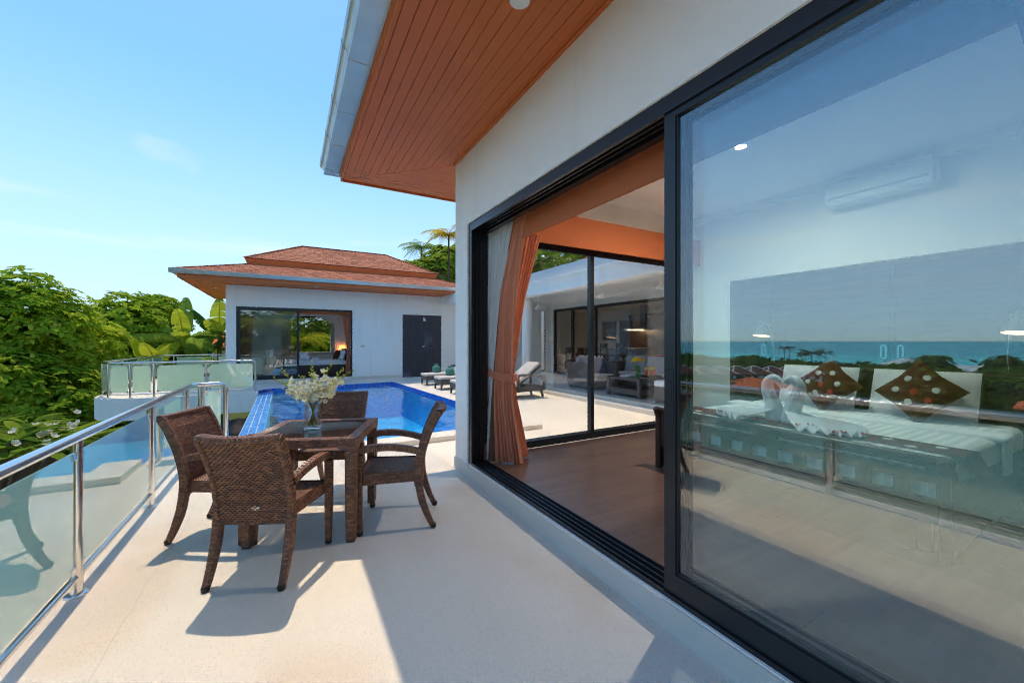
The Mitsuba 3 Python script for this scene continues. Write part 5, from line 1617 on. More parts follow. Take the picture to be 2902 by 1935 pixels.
for i, (x, y, z, a) in enumerate(((7.02, 6.88, .633, .3), (7.04, 6.86, .645, .1))):
    solo('magazine', xf(cbx(-.14, .14, -.11, .11, -.005, .005, .002), (x, y, z), a), 'mt_paper', ('lower magazine of the two on the coffee table', 'upper magazine of the two on the coffee table')[i], 'magazine')
ot = thing('ottoman', 'woven ottoman with a white cushion beside the coffee table', 'ottoman')
wick(ot, 'base', cbx(6.62, 7.30, 5.05, 5.72, .22, .52, .01))
part(ot, 'cushion', rbx(6.61, 7.31, 5.04, 5.73, .52, .64, .04), 'mt_linen', True)
for x in (6.67, 7.25):
    for y in (5.1, 5.67):
        part(ot, 'leg', bx(x - .03, x + .03, y - .03, y + .03, .18, .22), 'mt_rubber')


def lounger_parts():
    o = []
    o.append(('base', cbx(.02, 1.86, -.31, .31, .17, .305, .008), 'mt_greywick', False))
    o.append(('cushion', rbx(0, 1.16, -.305, .305, .305, .385, .035), 'mt_lounge', True))
    o.append(('back_frame', hexa([[1.12, -.29, .29], [1.80, -.29, .80], [1.12, .29, .29], [1.80, .29, .80], [1.10, -.29, .325], [1.78, -.29, .835], [1.10, .29, .325], [1.78, .29, .835]]), 'mt_greywick', False))
    c, s = math.cos(.645), math.sin(.645)
    o.append(('back_cushion', xf(rbx(0, .88, -.30, .30, 0, .075, .034), (1.10, 0, .335), R=np.array([[c, 0, -s], [0, 1, 0], [s, 0, c]])), 'mt_lounge', True))
    for x, dx in ((.06, -.02), (1.82, .05)):
        for y in (-.28, .28):
            o.append(('leg', hexa([[x - .02 + dx, y - .02, .0], [x + .02 + dx, y - .02, 0], [x - .02 + dx, y + .02, 0], [x + .02 + dx, y + .02, 0], [x - .03, y - .03, .18], [x + .03, y - .03, .18], [x - .03, y + .03, .18], [x + .03, y + .03, .18]]), 'mt_greywick', False))
            o.append(('foot', lathe([(0, .0), (.021, .0), (.023, .035), (0, .035)], 10, (x + dx, y, 0)), 'mt_plastic', False))
    for y in (-.325, .325):
        o.append(('arm', tube([(1.13, y, .17), (1.10, y, .38), (1.08, y, .52), (1.12, y, .585), (1.24, y, .595), (1.5, y, .575), (1.76, y, .535), (1.85, y, .50), (1.88, y, .40), (1.87, y, .18)], .032, 4, True, [(-1, -1), (1, -1), (1, 1), (-1, 1)], (0, 1, 0)), 'mt_greywick', False))
    return o


LP = [(n, shp(m, mt, sm_)) for n, m, mt, sm_ in lounger_parts()]
for x, y, l_ in ((3.92, 12.98, 'dark woven sun lounger nearest the shower wall, a green bag on it'), (3.92, 11.57, 'second sun lounger from the shower wall, a green bag on its pale cushion'),
                 (3.94, 10.25, 'third sun lounger from the shower wall, half hidden by the white corner'), (3.94, 8.92, 'sun lounger with raised back seen through the bedroom glass')):
    k = thing('sun_lounger', l_, 'sun lounger', 'sun loungers in a row beside the pool')
    for n, s_ in LP:
        partd(k, n, s_, T().translate([x, y, 0]))


def bag(label, x, y):
    k = thing('fabric_bag', label, 'bag')
    part(k, 'bundle', lathe([(0, 0), (.12, 0), (.142, .04), (.142, .15), (.125, .20), (.06, .235), (.035, .25), (0, .25)], 18, (x, y, .385)), 'mt_bag', True)
    for s_ in (-1, 1):
        part(k, 'knot_ear', xf(lathe([(0, 0), (.018, .02), (.035, .06), (.02, .085), (0, .09)], 8), (x, y, .62), R=np.array([[.6, 0, s_ * .8], [0, 1, 0], [-s_ * .8, 0, .6]])), 'mt_bag', True)


bag('green cloth bag tied with a knot on the farthest sun lounger', 4.45, 13.2)
bag('green cloth bag tied with a knot on the second sun lounger', 4.45, 11.85)


# ------------------------------------------------------------------ vegetation
def leaf_shape(l, w, fold=.12, droop=.25):
    """one leaf along +y: two folded halves, three sections; returns (9 verts, tris)"""
    v = []
    for t, ww in ((0, .12), (.45, 1.0), (.8, .75), (1.0, .05)):
        z = -droop * l * t * t
        for s_ in (-1, 0, 1):
            v.append([s_ * ww * w / 2, t * l, z + (fold * w * ww if s_ else 0)])
    f = []
    for i in range(3):
        for j in range(2):
            a = i * 3 + j
            f += [[a, a + 1, a + 4], [a, a + 4, a + 3]]
    return np.array(v), np.array(f)


def quad_leaf(l, w):
    v = np.array([[0, 0, 0], [w / 2, l * .45, -.04 * l], [0, l, -.28 * l], [-w / 2, l * .45, -.04 * l]])
    return v, np.array([[0, 1, 2], [0, 2, 3]])


def place_many(base, pos, dirs, ups, scales):
    """copies of a small mesh: +y along dirs, +z near ups"""
    v, f = base
    d = dirs / (np.linalg.norm(dirs, axis=1, keepdims=True) + 1e-9)
    x = np.cross(d, ups)
    x /= np.linalg.norm(x, axis=1, keepdims=True) + 1e-9
    z = np.cross(x, d)
    R = np.stack([x, d, z], 2)
    V = np.einsum('nij,kj->nki', R, v) * scales[:, None, None] + pos[:, None]
    F = f[None] + (np.arange(len(pos)) * len(v))[:, None, None]
    return V.reshape(-1, 3), F.reshape(-1, 3)


def crown(lobes, n, leaf, size, cols, seed, per=7, droop=.35, inner=.25):
    """leaf rosettes on the outer shell of lumpy lobes; clumps differ in colour"""
    rg = np.random.default_rng(seed)
    L = np.array([[*c, *r] for c, r in lobes], float)
    area = (L[:, 3] * L[:, 4] + L[:, 3] * L[:, 5] + L[:, 4] * L[:, 5])
    which = rg.choice(len(L), n, p=area / area.sum())
    d = rg.normal(size=(n, 3))
    d /= np.linalg.norm(d, axis=1, keepdims=True)
    rad = np.where(rg.random(n) < inner, .45 + .45 * rg.random(n), .86 + .2 * rg.random(n))
    bump = 1 + .34 * (meshkit.fbm(np.stack([d[:, 0] * 2.4 + which * 7, d[:, 1] * 2.4, d[:, 2] * 2.4], -1), 3, seed) - .5) * 2
    P = L[which, :3] + d * L[which, 3:] * (rad * bump)[:, None]
    out = P - L[which, :3]
    out /= np.linalg.norm(out, axis=1, keepdims=True) + 1e-9
    ax = out * .7 + np.array([0, 0, .75]) + rg.normal(0, .25, (n, 3))
    ax /= np.linalg.norm(ax, axis=1, keepdims=True)
    t1 = np.cross(ax, [0.3, .2, .93])
    t1 /= np.linalg.norm(t1, axis=1, keepdims=True) + 1e-9
    t2 = np.cross(ax, t1)
    clump = meshkit.fbm(P * (.55 / max(size / .17, .3)), 3, seed + 3)
    A, C = [], []
    pos, dirs, ups, sc, col = [], [], [], [], []
    cols = np.array(cols)
    for k in range(per):
        a = k * 2 * PI / per + rg.normal(0, .3, n)
        dd = t1 * np.cos(a)[:, None] + t2 * np.sin(a)[:, None] + ax * (.28 - droop * rg.random(n))[:, None]
        pos.append(P + dd * .012)
        dirs.append(dd)
        ups.append(ax + rg.normal(0, .15, (n, 3)))
        sc.append(size * (.7 + .6 * rg.random(n)))
        m = np.clip((clump - .3) * 1.9 + rg.normal(0, .16, n), 0, 1)
        c = cols[0] * (1 - m)[:, None] + cols[1] * m[:, None]
        y = rg.random(n)[:, None]
        col.append(np.where(y > .93, cols[2], c) * (.8 + .4 * rg.random(n))[:, None])
    V, F = place_many(leaf, np.vstack(pos), np.vstack(dirs), np.vstack(ups), np.concatenate(sc))
    return (V, F), np.repeat(np.vstack(col), len(leaf[0]), 0)


def limbs(base, targets, r0, seed, mid=.45):
    rg = np.random.default_rng(seed)
    base = np.array(base, float)
    top = np.mean(np.array(targets, float), 0) * .5 + base * .5
    top[2] = base[2] + (np.min(np.array(targets)[:, 2]) - base[2]) * mid
    ms = [tube([base, base * .6 + top * .4 + rg.normal(0, .1, 3), top], [r0, r0 * .8, r0 * .65], 9)]
    for t in targets:
        t = np.array(t, float)
        m1 = top * .55 + t * .45 + rg.normal(0, .2, 3) + [0, 0, .15]
        ms.append(tube([top, m1, t], [r0 * .45, r0 * .28, r0 * .08], 7))
        for _ in range(4):
            q = m1 * .4 + t * .6
            e = t + rg.normal(0, 1, 3) * np.array([.9, .9, .6])
            ms.append(tube([q, (q + e) / 2 + rg.normal(0, .1, 3), e], [r0 * .16, r0 * .1, r0 * .03], 5))
    return cat(ms)


G1 = [(0.24, 0.38, 0.03), (0.56, 0.66, 0.05), (0.64, 0.62, 0.08)]
G2 = [(0.07, 0.16, 0.025), (0.18, 0.30, 0.04), (0.24, 0.30, 0.06)]
G3 = [(0.26, 0.38, 0.04), (0.50, 0.56, 0.07), (0.58, 0.46, 0.07)]
LF = leaf_shape(1, .56)
LQ = quad_leaf(1, .62)


def tree(name, label, lobes, n, size, cols, seed, base, r0, leaf=LF, per=7, cat_='tree', group=None, droop=.35, extra=None):
    k = thing(name, label, cat_, group)
    m, c = crown(lobes, n, leaf, size, cols, seed, per, droop)
    part(k, 'crown', m, 'mt_leaf', False, c)
    part(k, 'trunk', limbs(base, [np.array(l[0]) for l in lobes], r0, seed), 'mt_bark', True)
    return k


tree('broadleaf_tree', 'large bright green broadleaf tree filling the left edge beyond the terrace balustrade',
     [((-7.5, 16.5, 1.9), (1.7, 1.6, 1.25)), ((-6.3, 16.2, 2.15), (1.25, 1.3, 1.1)), ((-5.75, 17.2, 1.2), (1.2, 1.4, 1.2)), ((-6.9, 15.2, .35), (1.7, 1.4, 1.25)), ((-5.7, 15.5, -.2), (1.25, 1.2, 1.2)),
      ((-7.2, 14.6, -1.6), (1.7, 1.3, 1.3)), ((-5.9, 14.6, -2.1), (1.2, 1.1, 1.2)), ((-8.6, 15.5, .2), (1.5, 1.4, 1.5)), ((-7.0, 14.0, -3.2), (1.6, 1.2, 1.1)), ((-5.2, 15.8, -2.4), (1.0, 1.2, 1.3))],
     9000, .155, G1, 31, (-6.9, 16.2, -4.2), .26)
def far(lobes, k):
    return [((c[0] * k, c[1] * k, 1.45 + (c[2] - 1.45) * k), tuple(q * k for q in r)) for c, r in lobes]


tree('broadleaf_tree', 'second green tree just left of the banana plants, its crown above the balcony corner',
     far([((-4.95, 18.6, 2.15), (1.05, 1.1, .95)), ((-5.5, 19.3, 1.2), (1.2, 1.2, 1.2)), ((-4.35, 19.6, 2.75), (.75, .8, .42)), ((-5.1, 18.0, .2), (.8, 1.0, 1.1)), ((-5.6, 18.0, -1.2), (.9, 1, 1.2))], 1.40),
     3600, .19, G1, 32, (-7.4, 27, -5), .25)
tree('dark_tree', 'dark green tree standing in the gap between the broadleaf trees and the banana plants',
     far([((-5.6, 24.0, 1.0), (1.3, 1.3, 1.3)), ((-6.6, 25.0, 0.0), (1.6, 1.5, 1.6)), ((-4.9, 24.5, 2.0), (.8, .8, .8)), ((-4.6, 24.2, .2), (1.2, 1, 1.2))], 1.3),
     2200, .24, G2, 33, (-7.7, 31.7, -5.5), .25)
tree('garden_tree', 'leafy tree behind the camera, mirrored in the left pane of the pool villa',
     [((-3.5, -17, 2.0), (3.2, 2, 2.6)), ((-7.5, -18, 1.5), (3.2, 2, 2.6)), ((.5, -18, 3.2), (3.0, 2, 2.6)), ((3.5, -17, 2.2), (2.6, 2, 2.4))], 2200, .42, G2, 38, (-3, -17, -4), .3)
tree('dark_tree', 'dark leafy tree low behind the balcony, under the crown of the big tree',
     [((-9.8, 19, -1.2), (2.2, 2, 2.2)), ((-7.5, 20, -1.8), (1.8, 1.6, 1.8)), ((-11, 20, 1.2), (2, 2, 1.8)), ((-5.9, 20.6, -1.6), (1.0, 1.2, 1.6))], 2200, .21, G2, 34, (-8.6, 19.5, -5), .24)
tree('hillside_tree', 'yellow green tree with bare pale branches behind the right end of the shingle roof',
     [((11.6, 38, 7.4), (3.0, 2.5, 2.0)), ((14.2, 38.5, 9.0), (2.6, 2.5, 2.0)), ((9.2, 38.6, 6.4), (1.8, 2, 1.4)), ((16.6, 39, 9.4), (2.6, 2.4, 2.4)), ((13.5, 37.2, 5.6), (3, 2, 2))],
     5200, .34, G3, 35, (13.4, 38.4, -1.5), .3)
kk = thing('bare_tree', 'pale leafless branching tree in front of the yellow green hillside tree', 'tree')
rg = np.random.default_rng(4)
bm = [tube([(12.6, 34.5, -1), (12.4, 34.5, 3.5), (11.7, 34.5, 6.0), (11.0, 34.5, 7.4)], [.16, .13, .09, .05], 7)]
for q in range(16):
    p = np.array([12.5 - 1.4 * rg.random(), 34.5, 3.6 + 3.2 * rg.random()])
    e = p + np.array([rg.normal(-.3, 1.3), rg.normal(0, .5), .7 + 1.3 * rg.random()])
    m_ = (p + e) / 2 + rg.normal(0, .18, 3)
    bm.append(tube([p, m_, e], [.05, .035, .012], 5))
    for _ in range(2):
        e2 = e + rg.normal(0, .6, 3) + [0, 0, .3]
        bm.append(tube([m_, (m_ + e2) / 2, e2], [.025, .018, .008], 4))
part(kk, 'branch', cat(bm), 'mt_bark', True)
tree('hillside_tree', 'sunlit green tree on the slope behind the lounge roof, seen through the bedroom',
     [((12.6, 21.5, 5.0), (2.4, 2, 2.2)), ((15.2, 20.6, 6.4), (2.6, 2, 2.2)), ((18.5, 19.5, 6.5), (3, 2.4, 2.6)), ((11.6, 22.5, 3.4), (2, 2, 2))], 2600, .28, G3, 36, (14.6, 21, -1.5), .3)
tree('garden_tree', 'green tree outside the bathroom window of the pool villa',
     [((.9, 25.6, 2.1), (1.9, 1.3, 1.6)), ((2.4, 26, 1.2), (1.6, 1.3, 1.6)), ((-.6, 26.3, 1.0), (1.5, 1.3, 1.5))], 1500, .2, G1, 37, (1.0, 26, -4), .18)


def frond(l, w, n, droop, lift, seed, col, tip=None):
    """palm frond along +y from the origin: rachis and drooping leaflets"""
    rg = np.random.default_rng(seed)
    t = np.linspace(0, 1, n)
    P = np.stack([0 * t, l * t * (1 - .12 * t * t * droop), l * (lift * t - droop * t ** 2)], 1)
    ms = [tube(P, np.linspace(.03, .008, n) * l / 3, 4)]
    V, F = [], []
    for i in range(2, n):
        for s_ in (-1, 1):
            ll = w * math.sin(PI * min(t[i] * .85 + .12, 1)) * (.85 + .3 * rg.random())
            a = P[i]
            b = a + np.array([s_ * ll * .8, ll * .55, -ll * .35 - ll * .3 * rg.random()])
            k = l / n * .55
            c0, c1 = a + [0, -k * .5, 0], a + [0, k * .5, 0]
            m = (c0 + b) / 2 + [0, 0, ll * .10]
            V += [c0, c1, m + [0, k * .5, 0], m - [0, k * .4, 0], b]
            j = len(V) - 5
            F += [[j, j + 1, j + 2], [j, j + 2, j + 3], [j + 3, j + 2, j + 4]]
    m = cat(ms + [(np.array(V), np.array(F))])
    c = np.tile([col], (len(m[0]), 1)) * (.8 + .4 * rg.random((len(m[0]), 1)))
    return m, c


def palm(label, x, y, z0, h, l, nf, seed, col=(.07, .12, .02), lean=0, detail=24, group=None):
    rg = np.random.default_rng(seed)
    k = thing('palm_tree', label, 'palm', group)
    top = np.array([x + lean, y, z0 + h])
    part(k, 'trunk', tube([(x, y, z0), (x + lean * .4, y, z0 + h * .55), top], [.17 * l / 3, .13 * l / 3, .10 * l / 3], 8), 'mt_bark', True)
    V, C = [], []
    for q in range(nf):
        m, c = frond(l * (.85 + .3 * rg.random()), l * .30, detail, .35 + .5 * rg.random(), .1 + .75 * rg.random(), seed * 50 + q, np.array(col) * (.8 + .5 * rg.random()))
        V.append(xf(m, top, q * 2.399 + rg.normal(0, .2)))
        C.append(c)
    part(k, 'crown', cat(V), 'mt_leaf', False, np.vstack(C))
    return k


palm('palm top rising above the hillside tree behind the shingle roof', 12.2, 41, -1, 12.3, 2.4, 24, 1, (.25, .36, .10))
palm('yellowing palm close to the white villa corner, above the hillside tree', 10.6, 28.5, -1, 10.5, 2.0, 24, 2, (.62, .48, .04))
palm('palm fronds at the left edge of the hillside tree', 10.2, 40.5, -1, 10.2, 1.9, 14, 3, (.28, .38, .09))
palm('palm behind the camera mirrored in the left pane of the pool villa', -1.6, -11.5, -4, 7.2, 2.8, 17, 5, (.30, .34, .06))
palm('small yellow green palm outside the bathroom window of the pool villa', .5, 23.3, -1.2, 2.7, 1.7, 13, 4, (.34, .36, .03))


# banana plants
def banana_leaf(k, org, az, el, l, w, droop, col, seed, torn=.25, twist=0.0, label=None):
    rg = np.random.default_rng(seed)
    n = 22
    t = np.linspace(0, 1, n)
    d = np.array([math.cos(az), math.sin(az)])
    ang = el - droop * t
    st = l / (n - 1)
    r = np.r_[0, np.cumsum(np.cos(ang[:-1]) * st)]
    z = np.r_[0, np.cumsum(np.sin(ang[:-1]) * st)]
    P = np.stack([org[0] + d[0] * r, org[1] + d[1] * r, org[2] + z], 1)
    side = np.array([-d[1], d[0], 0])
    ms = [tube(P, np.linspace(.034, .008, n), 6)]
    cs = [np.tile([np.array(col) * 1.25 + .02], (len(ms[0][0]), 1))]
    for s_ in (-1, 1):
        i = 3
        while i < n - 1:
            j = min(i + rg.integers(1, 6), n - 1)
            V, F = [], []
            gap = .14 if rg.random() < torn else .02
            dz = rg.normal(0, .12)
            for q in range(i, j + 1):
                tt = t[q]
                ww = w * math.sin(PI * min(max((tt - .10) / .93, 0), 1)) ** .55 + .01
                nrm = np.cross(side, (P[min(q + 1, n - 1)] - P[q - 1]) / np.linalg.norm(P[min(q + 1, n - 1)] - P[q - 1]))
                sh = (P[min(q + 1, n - 1)] - P[q - 1]) * (gap * (1 if q == i else -1 if q == j else 0))
                for e in (0, .5, 1.0):
                    V.append(P[q] + (side * math.cos(twist) * s_ + nrm * math.sin(twist)) * ww * e + nrm * s_ * 0 + np.array([0, 0, -.30 * ww * e * e + dz * ww * e * .5]) + sh * e)
            for q in range(j - i):
                for e in range(2):
                    a = q * 3 + e
                    F += [[a, a + 1, a + 4], [a, a + 4, a + 3]]
            ms.append((np.array(V), np.array(F)))
            cs.append(np.tile([np.array(col) * (.8 + .4 * rg.random())], (len(V), 1)))
            i = j
    part(k, 'leaf', cat(ms), 'mt_leaf', True, np.vstack(cs), label)


def banana(label, x, y, z0, h, leaves, seed):
    k = thing('banana_plant', label, 'banana plant')
    part(k, 'stem', tube([(x, y, z0), (x, y, z0 + (h) * .6), (x + .03, y, z0 + h)], [.16, .13, .08], 12), 'mt_vcol', True, None) if False else part(k, 'stem', tube([(x, y, z0), (x, y, z0 + h * .6), (x + .03, y, z0 + h)], [.16, .13, .08], 12), 'mt_leaf', True, np.tile([[.20, .25, .06]], (38, 1)))
    for i, (az, el, l, w, dr_, c, tn, tw_) in enumerate(leaves):
        banana_leaf(k, (x, y, z0 + h - .1), az, el, l, w, dr_, c, seed * 20 + i, tn, tw_)
    return k


YG, MG, DG = (.46, .52, .04), (.24, .36, .05), (.08, .17, .03)
W = PI
b1 = banana('banana plant left of the villa corner with a long leaf reaching left', -3.95, 22.0, -2.6, 4.1,
            [(W + .05, .50, 2.5, .30, .95, MG, .05, .95), (1.45, 1.50, 2.0, .30, .10, MG, .6, 0), (-1.7, 1.35, 1.6, .32, .5, YG, .3, 0), (W + .3, .75, 1.7, .30, 1.3, MG, .8, .9), (.1, .75, 1.8, .30, 1.3, MG, .8, -.9), (-1.5, .9, 1.7, .34, 1.5, YG, .4, 0),
             (2.2, 1.0, 1.8, .3, 1.3, DG, .3, .3), (-.7, .5, 1.6, .3, 1.6, MG, .6, -.5), (W - .5, .3, 1.7, .28, 1.5, YG, .7, .8), (-2.0, .2, 1.7, .34, 1.6, YG, .4, 0), (.3, .2, 1.6, .3, 1.6, YG, .6, -.7)], 1)
b2 = banana('smaller bright banana plant at the left end behind the balcony glass', -4.75, 21.6, -2.6, 3.0,
            [(W + .3, 1.25, 1.5, .34, .35, (.60, .66, .03), .05, 1.2), (W + .4, .45, 1.8, .27, .95, MG, .7, .8), (W + .1, .1, 1.5, .22, .6, MG, .1, .9), (-1.2, .9, 1.4, .30, 1.2, YG, .3, 0), (.3, 1.1, 1.4, .30, .9, MG, .2, -.8), (-1.8, 1.2, 1.5, .32, .7, YG, .2, 0)], 2)
b3 = banana('banana plant close to the villa corner, a bunch of green fruit hanging from it', -2.75, 22.3, -2.6, 4.3,
            [(-1.4, 1.45, 1.9, .34, .35, YG, .5, 0), (W - .15, 1.15, 1.7, .3, .5, DG, .15, 1.0), (.1, 1.2, 1.7, .3, .9, MG, .4, -.9), (-1.7, 1.0, 1.7, .34, 1.0, YG, .4, 0), (2.4, .6, 1.8, .3, 1.5, MG, .6, .4), (-2.6, .2, 1.6, .30, 1.5, MG, .7, .5), (W, .35, 1.8, .28, 1.3, MG, .7, .9), (W + .3, -.1, 1.5, .28, 1.2, YG, .5, .8)], 3)
b4 = banana('low dark leaved banana plant in the middle behind the balcony rail', -3.35, 21.7, -2.6, 2.9,
            [(W - .6, 1.2, 2.0, .38, .6, DG, .05, .7), (.4, 1.2, 2.0, .38, .7, DG, .05, -.6), (-1.6, 1.2, 2.0, .36, .8, MG, .1, 0), (1.6, 1.2, 2.0, .36, .7, DG, .1, 0), (W + .5, .8, 1.6, .34, 1.2, MG, .2, .6), (-1.2, .9, 1.8, .34, 1.2, YG, .3, 0), (-2.0, 1.35, 1.9, .36, .5, MG, .1, .3)], 4)
rg = np.random.default_rng(2)
for q in range(3):
    banana_leaf(b1, (-3.85 + .12 * q, 21.8, 1.35 - .1 * q), -1.2 - q * .3, -.9, 1.1, .13, .7, (.19, .085, .03), 77 + q, .9, 0, 'dead brown hanging leaf')
fm = []
for r in range(5):
    for q in range(9):
        a = q / 9 * 6.28 + r * .3
        c = np.array([-2.5 + .13 * math.cos(a), 21.95 + .13 * math.sin(a), 1.75 - r * .17])
        fm.append(tube([c + [0, 0, -.02], c + [.05 * math.cos(a), .05 * math.sin(a), .05], c + [.06 * math.cos(a), .06 * math.sin(a), .14]], [.022, .026, .012], 6))
m = cat(fm)
part(b3, 'fruit_bunch', m, 'mt_leaf', True, np.tile([[.14, .22, .04]], (len(m[0]), 1)))

# frangipani beyond the near balustrade
fr_ = thing('frangipani', 'frangipani shrub with glossy leaves and white blooms just outside the near balustrade', 'plant')
rg = np.random.default_rng(9)
fl_col = [(.17, .27, .03), (.25, .34, .04), (.09, .17, .025)]
LFN = [shp(xf(leaf_shape(.23, .062, .18, .35)), 'mt_leaf', True, np.tile([c], (12, 1))) for c in fl_col]
tips = [(-1.45, 4.22, .72), (-1.50, 4.05, .74), (-1.40, 3.75, .72), (-1.55, 4.45, .70), (-1.62, 4.05, .80), (-1.40, 4.55, .66), (-1.75, 4.5, .76), (-1.7, 4.8, .72), (-1.48, 3.60, .74), (-1.9, 4.9, .76), (-1.40, 4.0, .68), (-2.0, 4.6, .80), (-1.45, 4.8, .62), (-1.55, 3.8, .80), (-1.36, 4.3, .66)]
for q, t in enumerate(tips):
    t = np.array(t)
    part(fr_, 'branch', tube([(-1.85, 3.6, -2.7), (-1.8 + .1 * rg.normal(), 3.6 + .3 * (t[1] - 3.6), -.4), t * .9 + np.array([-.18, .36, 0]), t], [.05, .035, .02, .014], 7), 'mt_bark', True)
    for j in range(11):
        a = j * 2.4 + rg.random()
        d = np.array([math.cos(a), math.sin(a), .15 + .75 * rg.random()])
        partd(fr_, 'leaf', LFN[rg.integers(3)], lookat_rot(t, np.array([0, 0, 1.0]), 0) if False else T(np.block([[np.stack([np.cross(d / np.linalg.norm(d), [0, 0, 1]) / (np.linalg.norm(np.cross(d / np.linalg.norm(d), [0, 0, 1])) + 1e-9), d / np.linalg.norm(d), np.cross(np.cross(d / np.linalg.norm(d), [0, 0, 1]) / (np.linalg.norm(np.cross(d / np.linalg.norm(d), [0, 0, 1])) + 1e-9), d / np.linalg.norm(d))], 1), t[:, None]], [np.array([[0, 0, 0, 1.0]])]]).tolist()) @ T().scale(.8 + .4 * rg.random()))
fp_ = []
for k in range(5):
    fp_.append(xf(xf(leaf_shape(.042, .034, .1, -.2), R=np.array([[1, 0, 0], [0, .85, -.5], [0, .5, .85]])), rz=k * 1.2566))
mm = cat(fp_)
cc = np.clip(np.array([[.84, .82, .74]]) - np.exp(-(np.linalg.norm(mm[0][:, :2], axis=1) / .010) ** 2)[:, None] * np.array([[.05, .22, .62]]), 0, 1)
FW = shp(mm, 'mt_flower', True, cc)
for q in range(18):
    t = np.array(tips[[0, 0, 0, 1, 0, 1, 2, 8][q % 8]])
    p = t + rg.normal(0, .038, 3) + [0, 0, .09]
    partd(fr_, 'flower', FW, lookat_rot(p, np.array([rg.normal(0, .6) + .3, rg.normal(0, .6) - .6, .8]), rg.random() * 6) @ T().scale(.75))

# ------------------------------------------------------------------ what lies towards the sea, seen in the door glass
rg = np.random.default_rng(14)
n = 15000
azi = np.radians(40 + 75 * rg.random(n))
dis = 14 * (430 / 14) ** rg.random(n)
X, Yc = -np.sin(azi) * dis, np.cos(azi) * dis
sz = np.clip(.30 + dis * .011, .3, 3.2) * (.7 + .6 * rg.random(n))
hh = hgt(X, Yc) + sz * (.2 + 1.3 * rg.random(n) * meshkit.fbm(np.stack([X * .05, Yc * .05, X * 0], -1), 2, 9))
P = np.stack([X, Yc, hh], 1)
pos, dirs, ups, sc, col = [], [], [], [], []
tone = meshkit.fbm(np.stack([X * .04, Yc * .04, X * 0], -1), 3, 4)
for k in range(4):
    a = rg.random(n) * 6.28
    pos.append(P)
    dirs.append(np.stack([np.cos(a), np.sin(a), rg.normal(.25, .35, n)], 1))
    ups.append(np.tile([[0, 0, 1.0]], (n, 1)) + rg.normal(0, .4, (n, 3)))
    sc.append(sz)
    col.append((np.array([[.022, .05, .010]]) * (1 - tone)[:, None] + np.array([[.12, .145, .022]]) * tone[:, None]) * (.6 + .8 * rg.random((n, 1))))
V, F = place_many(LQ, np.vstack(pos), np.vstack(dirs), np.vstack(ups), np.concatenate(sc))
k = uniq('hillside_scrub')
put(k, shp((V, F), 'mt_leaf', False, np.repeat(np.vstack(col), 4, 0)))
lab(k, 'dense green scrub covering the slope down to the sea', 'scrub', None, 'stuff')


def house(label, x, y, z, w, d, h, rh, roofm, wallm='mt_white', rz=0, ridge=False, group=None, over=.5):
    k = thing('house', label, 'house', group)
    X = lambda m: xf(m, (x, y, z), rz)
    part(k, 'wall', X(bx(-w / 2, w / 2, -d / 2, d / 2, -3, h)), wallm)
    a, b = w / 2 + over, d / 2 + over
    r = max(w / 2 - d / 2, w * .12)
    rk = part(k, 'roof', X(hull([[-a, -b, h], [a, -b, h], [a, b, h], [-a, b, h], [-a, -b, h + .12], [a, -b, h + .12], [a, b, h + .12], [-a, b, h + .12], [-r, 0, h + rh], [r, 0, h + rh]])), roofm)
    if ridge:
        part(rk, 'ridge', X(cat([tube([(-r, 0, h + rh + .04), (r, 0, h + rh + .04)], .14, 5), tube([(-r, 0, h + rh + .02), (-a, -b, h + .15)], .10, 5), tube([(-r, 0, h + rh + .02), (-a, b, h + .15)], .10, 5), tube([(r, 0, h + rh + .02), (a, b, h + .15)], .10, 5), tube([(r, 0, h + rh + .02), (a, -b, h + .15)], .10, 5)])), 'mt_paint')
    for q in (-.25, .25):
        part(k, 'window', X(bx(w * q - .5, w * q + .5, -d / 2 - .03, -d / 2 + .02, .9, 2.1)), 'mt_rubber')
        part(k, 'window', X(bx(w / 2 - .02, w / 2 + .03, d * q - .5, d * q + .5, .9, 2.1)), 'mt_rubber')


names = ['first', 'second', 'third', 'fourth', 'fifth', 'sixth', 'seventh', 'eighth', 'ninth']
for i in range(9):
    t = i / 8
    x, y = -66 - 31 * t, 57 - 12 * t
    house(f'{names[i]} brown roofed house from the left end of the reflected row with white ridges', x, y, -7.3 - .5 * t, 4.6, 4.4, 1.9, 1.7, 'mt_brownroof', 'mt_paint', math.radians(25), True, 'row of brown roofed houses below the villa', .45)
house('house with a bright orange roof reflected just above the balustrade, left of the swans', -46, 26.5, -6.4, 5, 4, 2.2, 1.3, 'mt_orangeroof', 'mt_beige', .3)
house('house with an orange roof reflected at the right edge of the glass', -52, 5.5, -7.2, 5.5, 5, 3.0, 1.6, 'mt_orangeroof', 'mt_paint', -.1)
house('low white walled house with an orange roof beside the terrace row', -60, 36, -8.0, 5, 4, 2.6, 1.2, 'mt_orangeroof', 'mt_paint', .2)
house('pale gabled building near the shore above the right cushion', -247, 70, -14, 17, 12, 4.2, 3.4, 'mt_counter', 'mt_paint', .5)
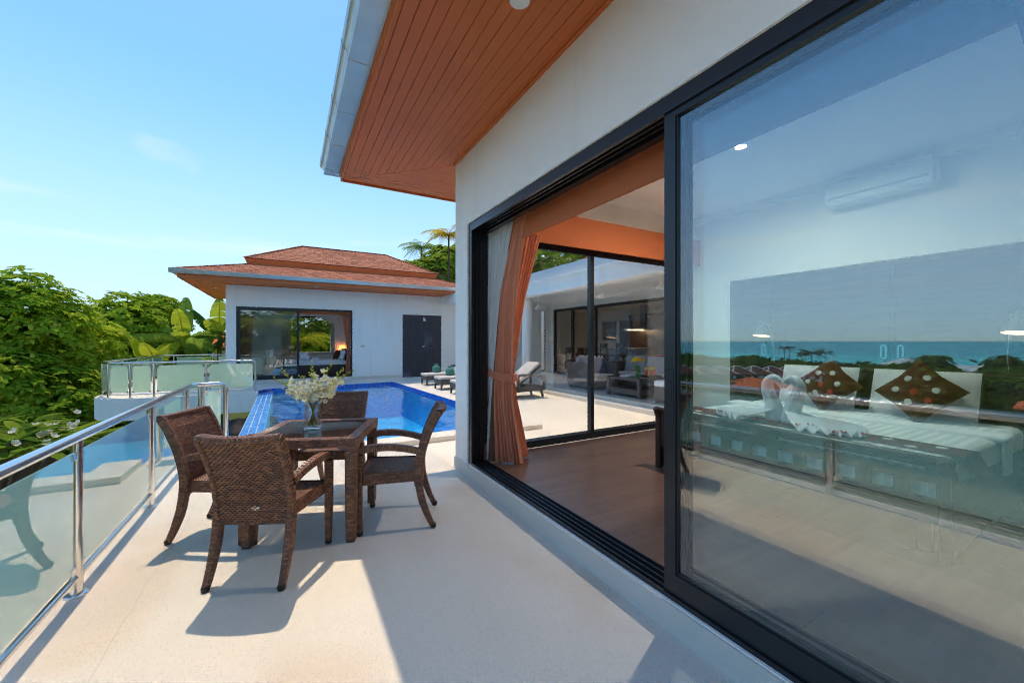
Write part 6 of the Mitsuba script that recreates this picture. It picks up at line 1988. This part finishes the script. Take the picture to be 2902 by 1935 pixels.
for i, (x, y, z, w) in enumerate(((-205, 47, -12.5, 15), (-220, 41, -12.5, 12), (-232, 52, -13, 13), (-285, 52, -15, 22))):
    house(f'{names[i]} pale roofed white building in the cluster by the shore', x, y, z, w, 9, 3.2, 1.8, 'mt_counter', 'mt_paint', .3 * i, False, 'white buildings by the shore')
house('orange roofed house glimpsed between the banana plants and the villa corner', -6.0, 46, -2.2, 6, 6, 3.0, 1.6, 'mt_orangeroof', 'mt_beige', .2)
for i, (x, y, r, h, l_) in enumerate(((-85.6, 66, 8.5, 5.5, 'broad dark tree at the left end of the terrace row, seen in the glass'), (-90, 56.5, 4.5, 4.5, 'rounded tree beside the broad dark tree in the glass'), (-153, 88, 9, 6, 'wide dark tree mass left of the swans in the glass'), (-168, 80, 7, 5, 'bushy tree behind the swans in the glass'),
                                      (-142, 36, 6.5, 6.5, 'tall bushy tree above the right cushion in the glass'), (-150, 44, 7, 4.5, 'low dark tree left of the right cushion in the glass'), (-174, 29, 5.5, 7, 'conical dark tree right of the white buildings in the glass'), (-190, 62, 9, 4, 'flat dark tree between the two cushions in the glass'), (-130, 22, 6, 4, 'dark tree at the right edge of the glass'))):
    z = float(hgt(np.array([x]), np.array([y]))[0])
    tree('shore_tree', l_, [((x, y, z + h * .55), (r * .75, r * .75, h * .55)), ((x + r * .6, y - r * .3, z + h * .35), (r * .6, r * .6, h * .45)), ((x - r * .55, y + r * .35, z + h * .35), (r * .65, r * .65, h * .45))],
         1100, 1.15, G2, 60 + i, (x, y, z - .5), .3, LQ, 5)
for i, (x, y, h, l, l_) in enumerate(((-143.4, 63.6, 8.0, 4.2, 'big palm rising over the sea right of the swans in the glass'), (-300, 148, 12, 4.2, 'left of a pair of slender far palms against the sea'), (-296, 143, 12.5, 4.2, 'right of a pair of slender far palms against the sea'), (-270, 122, 9, 4, 'short far palm right of the slender pair'), (-230, 95, 9, 4, 'far palm between the big palm and the right cushion'), (-245, 112, 8, 4, 'small far palm just left of the big palm'))):
    z = float(hgt(np.array([x]), np.array([y]))[0])
    palm(l_, x, y, z, h, l, 17, 20 + i, (.05, .07, .02), 0, 11, 'palms along the shore')
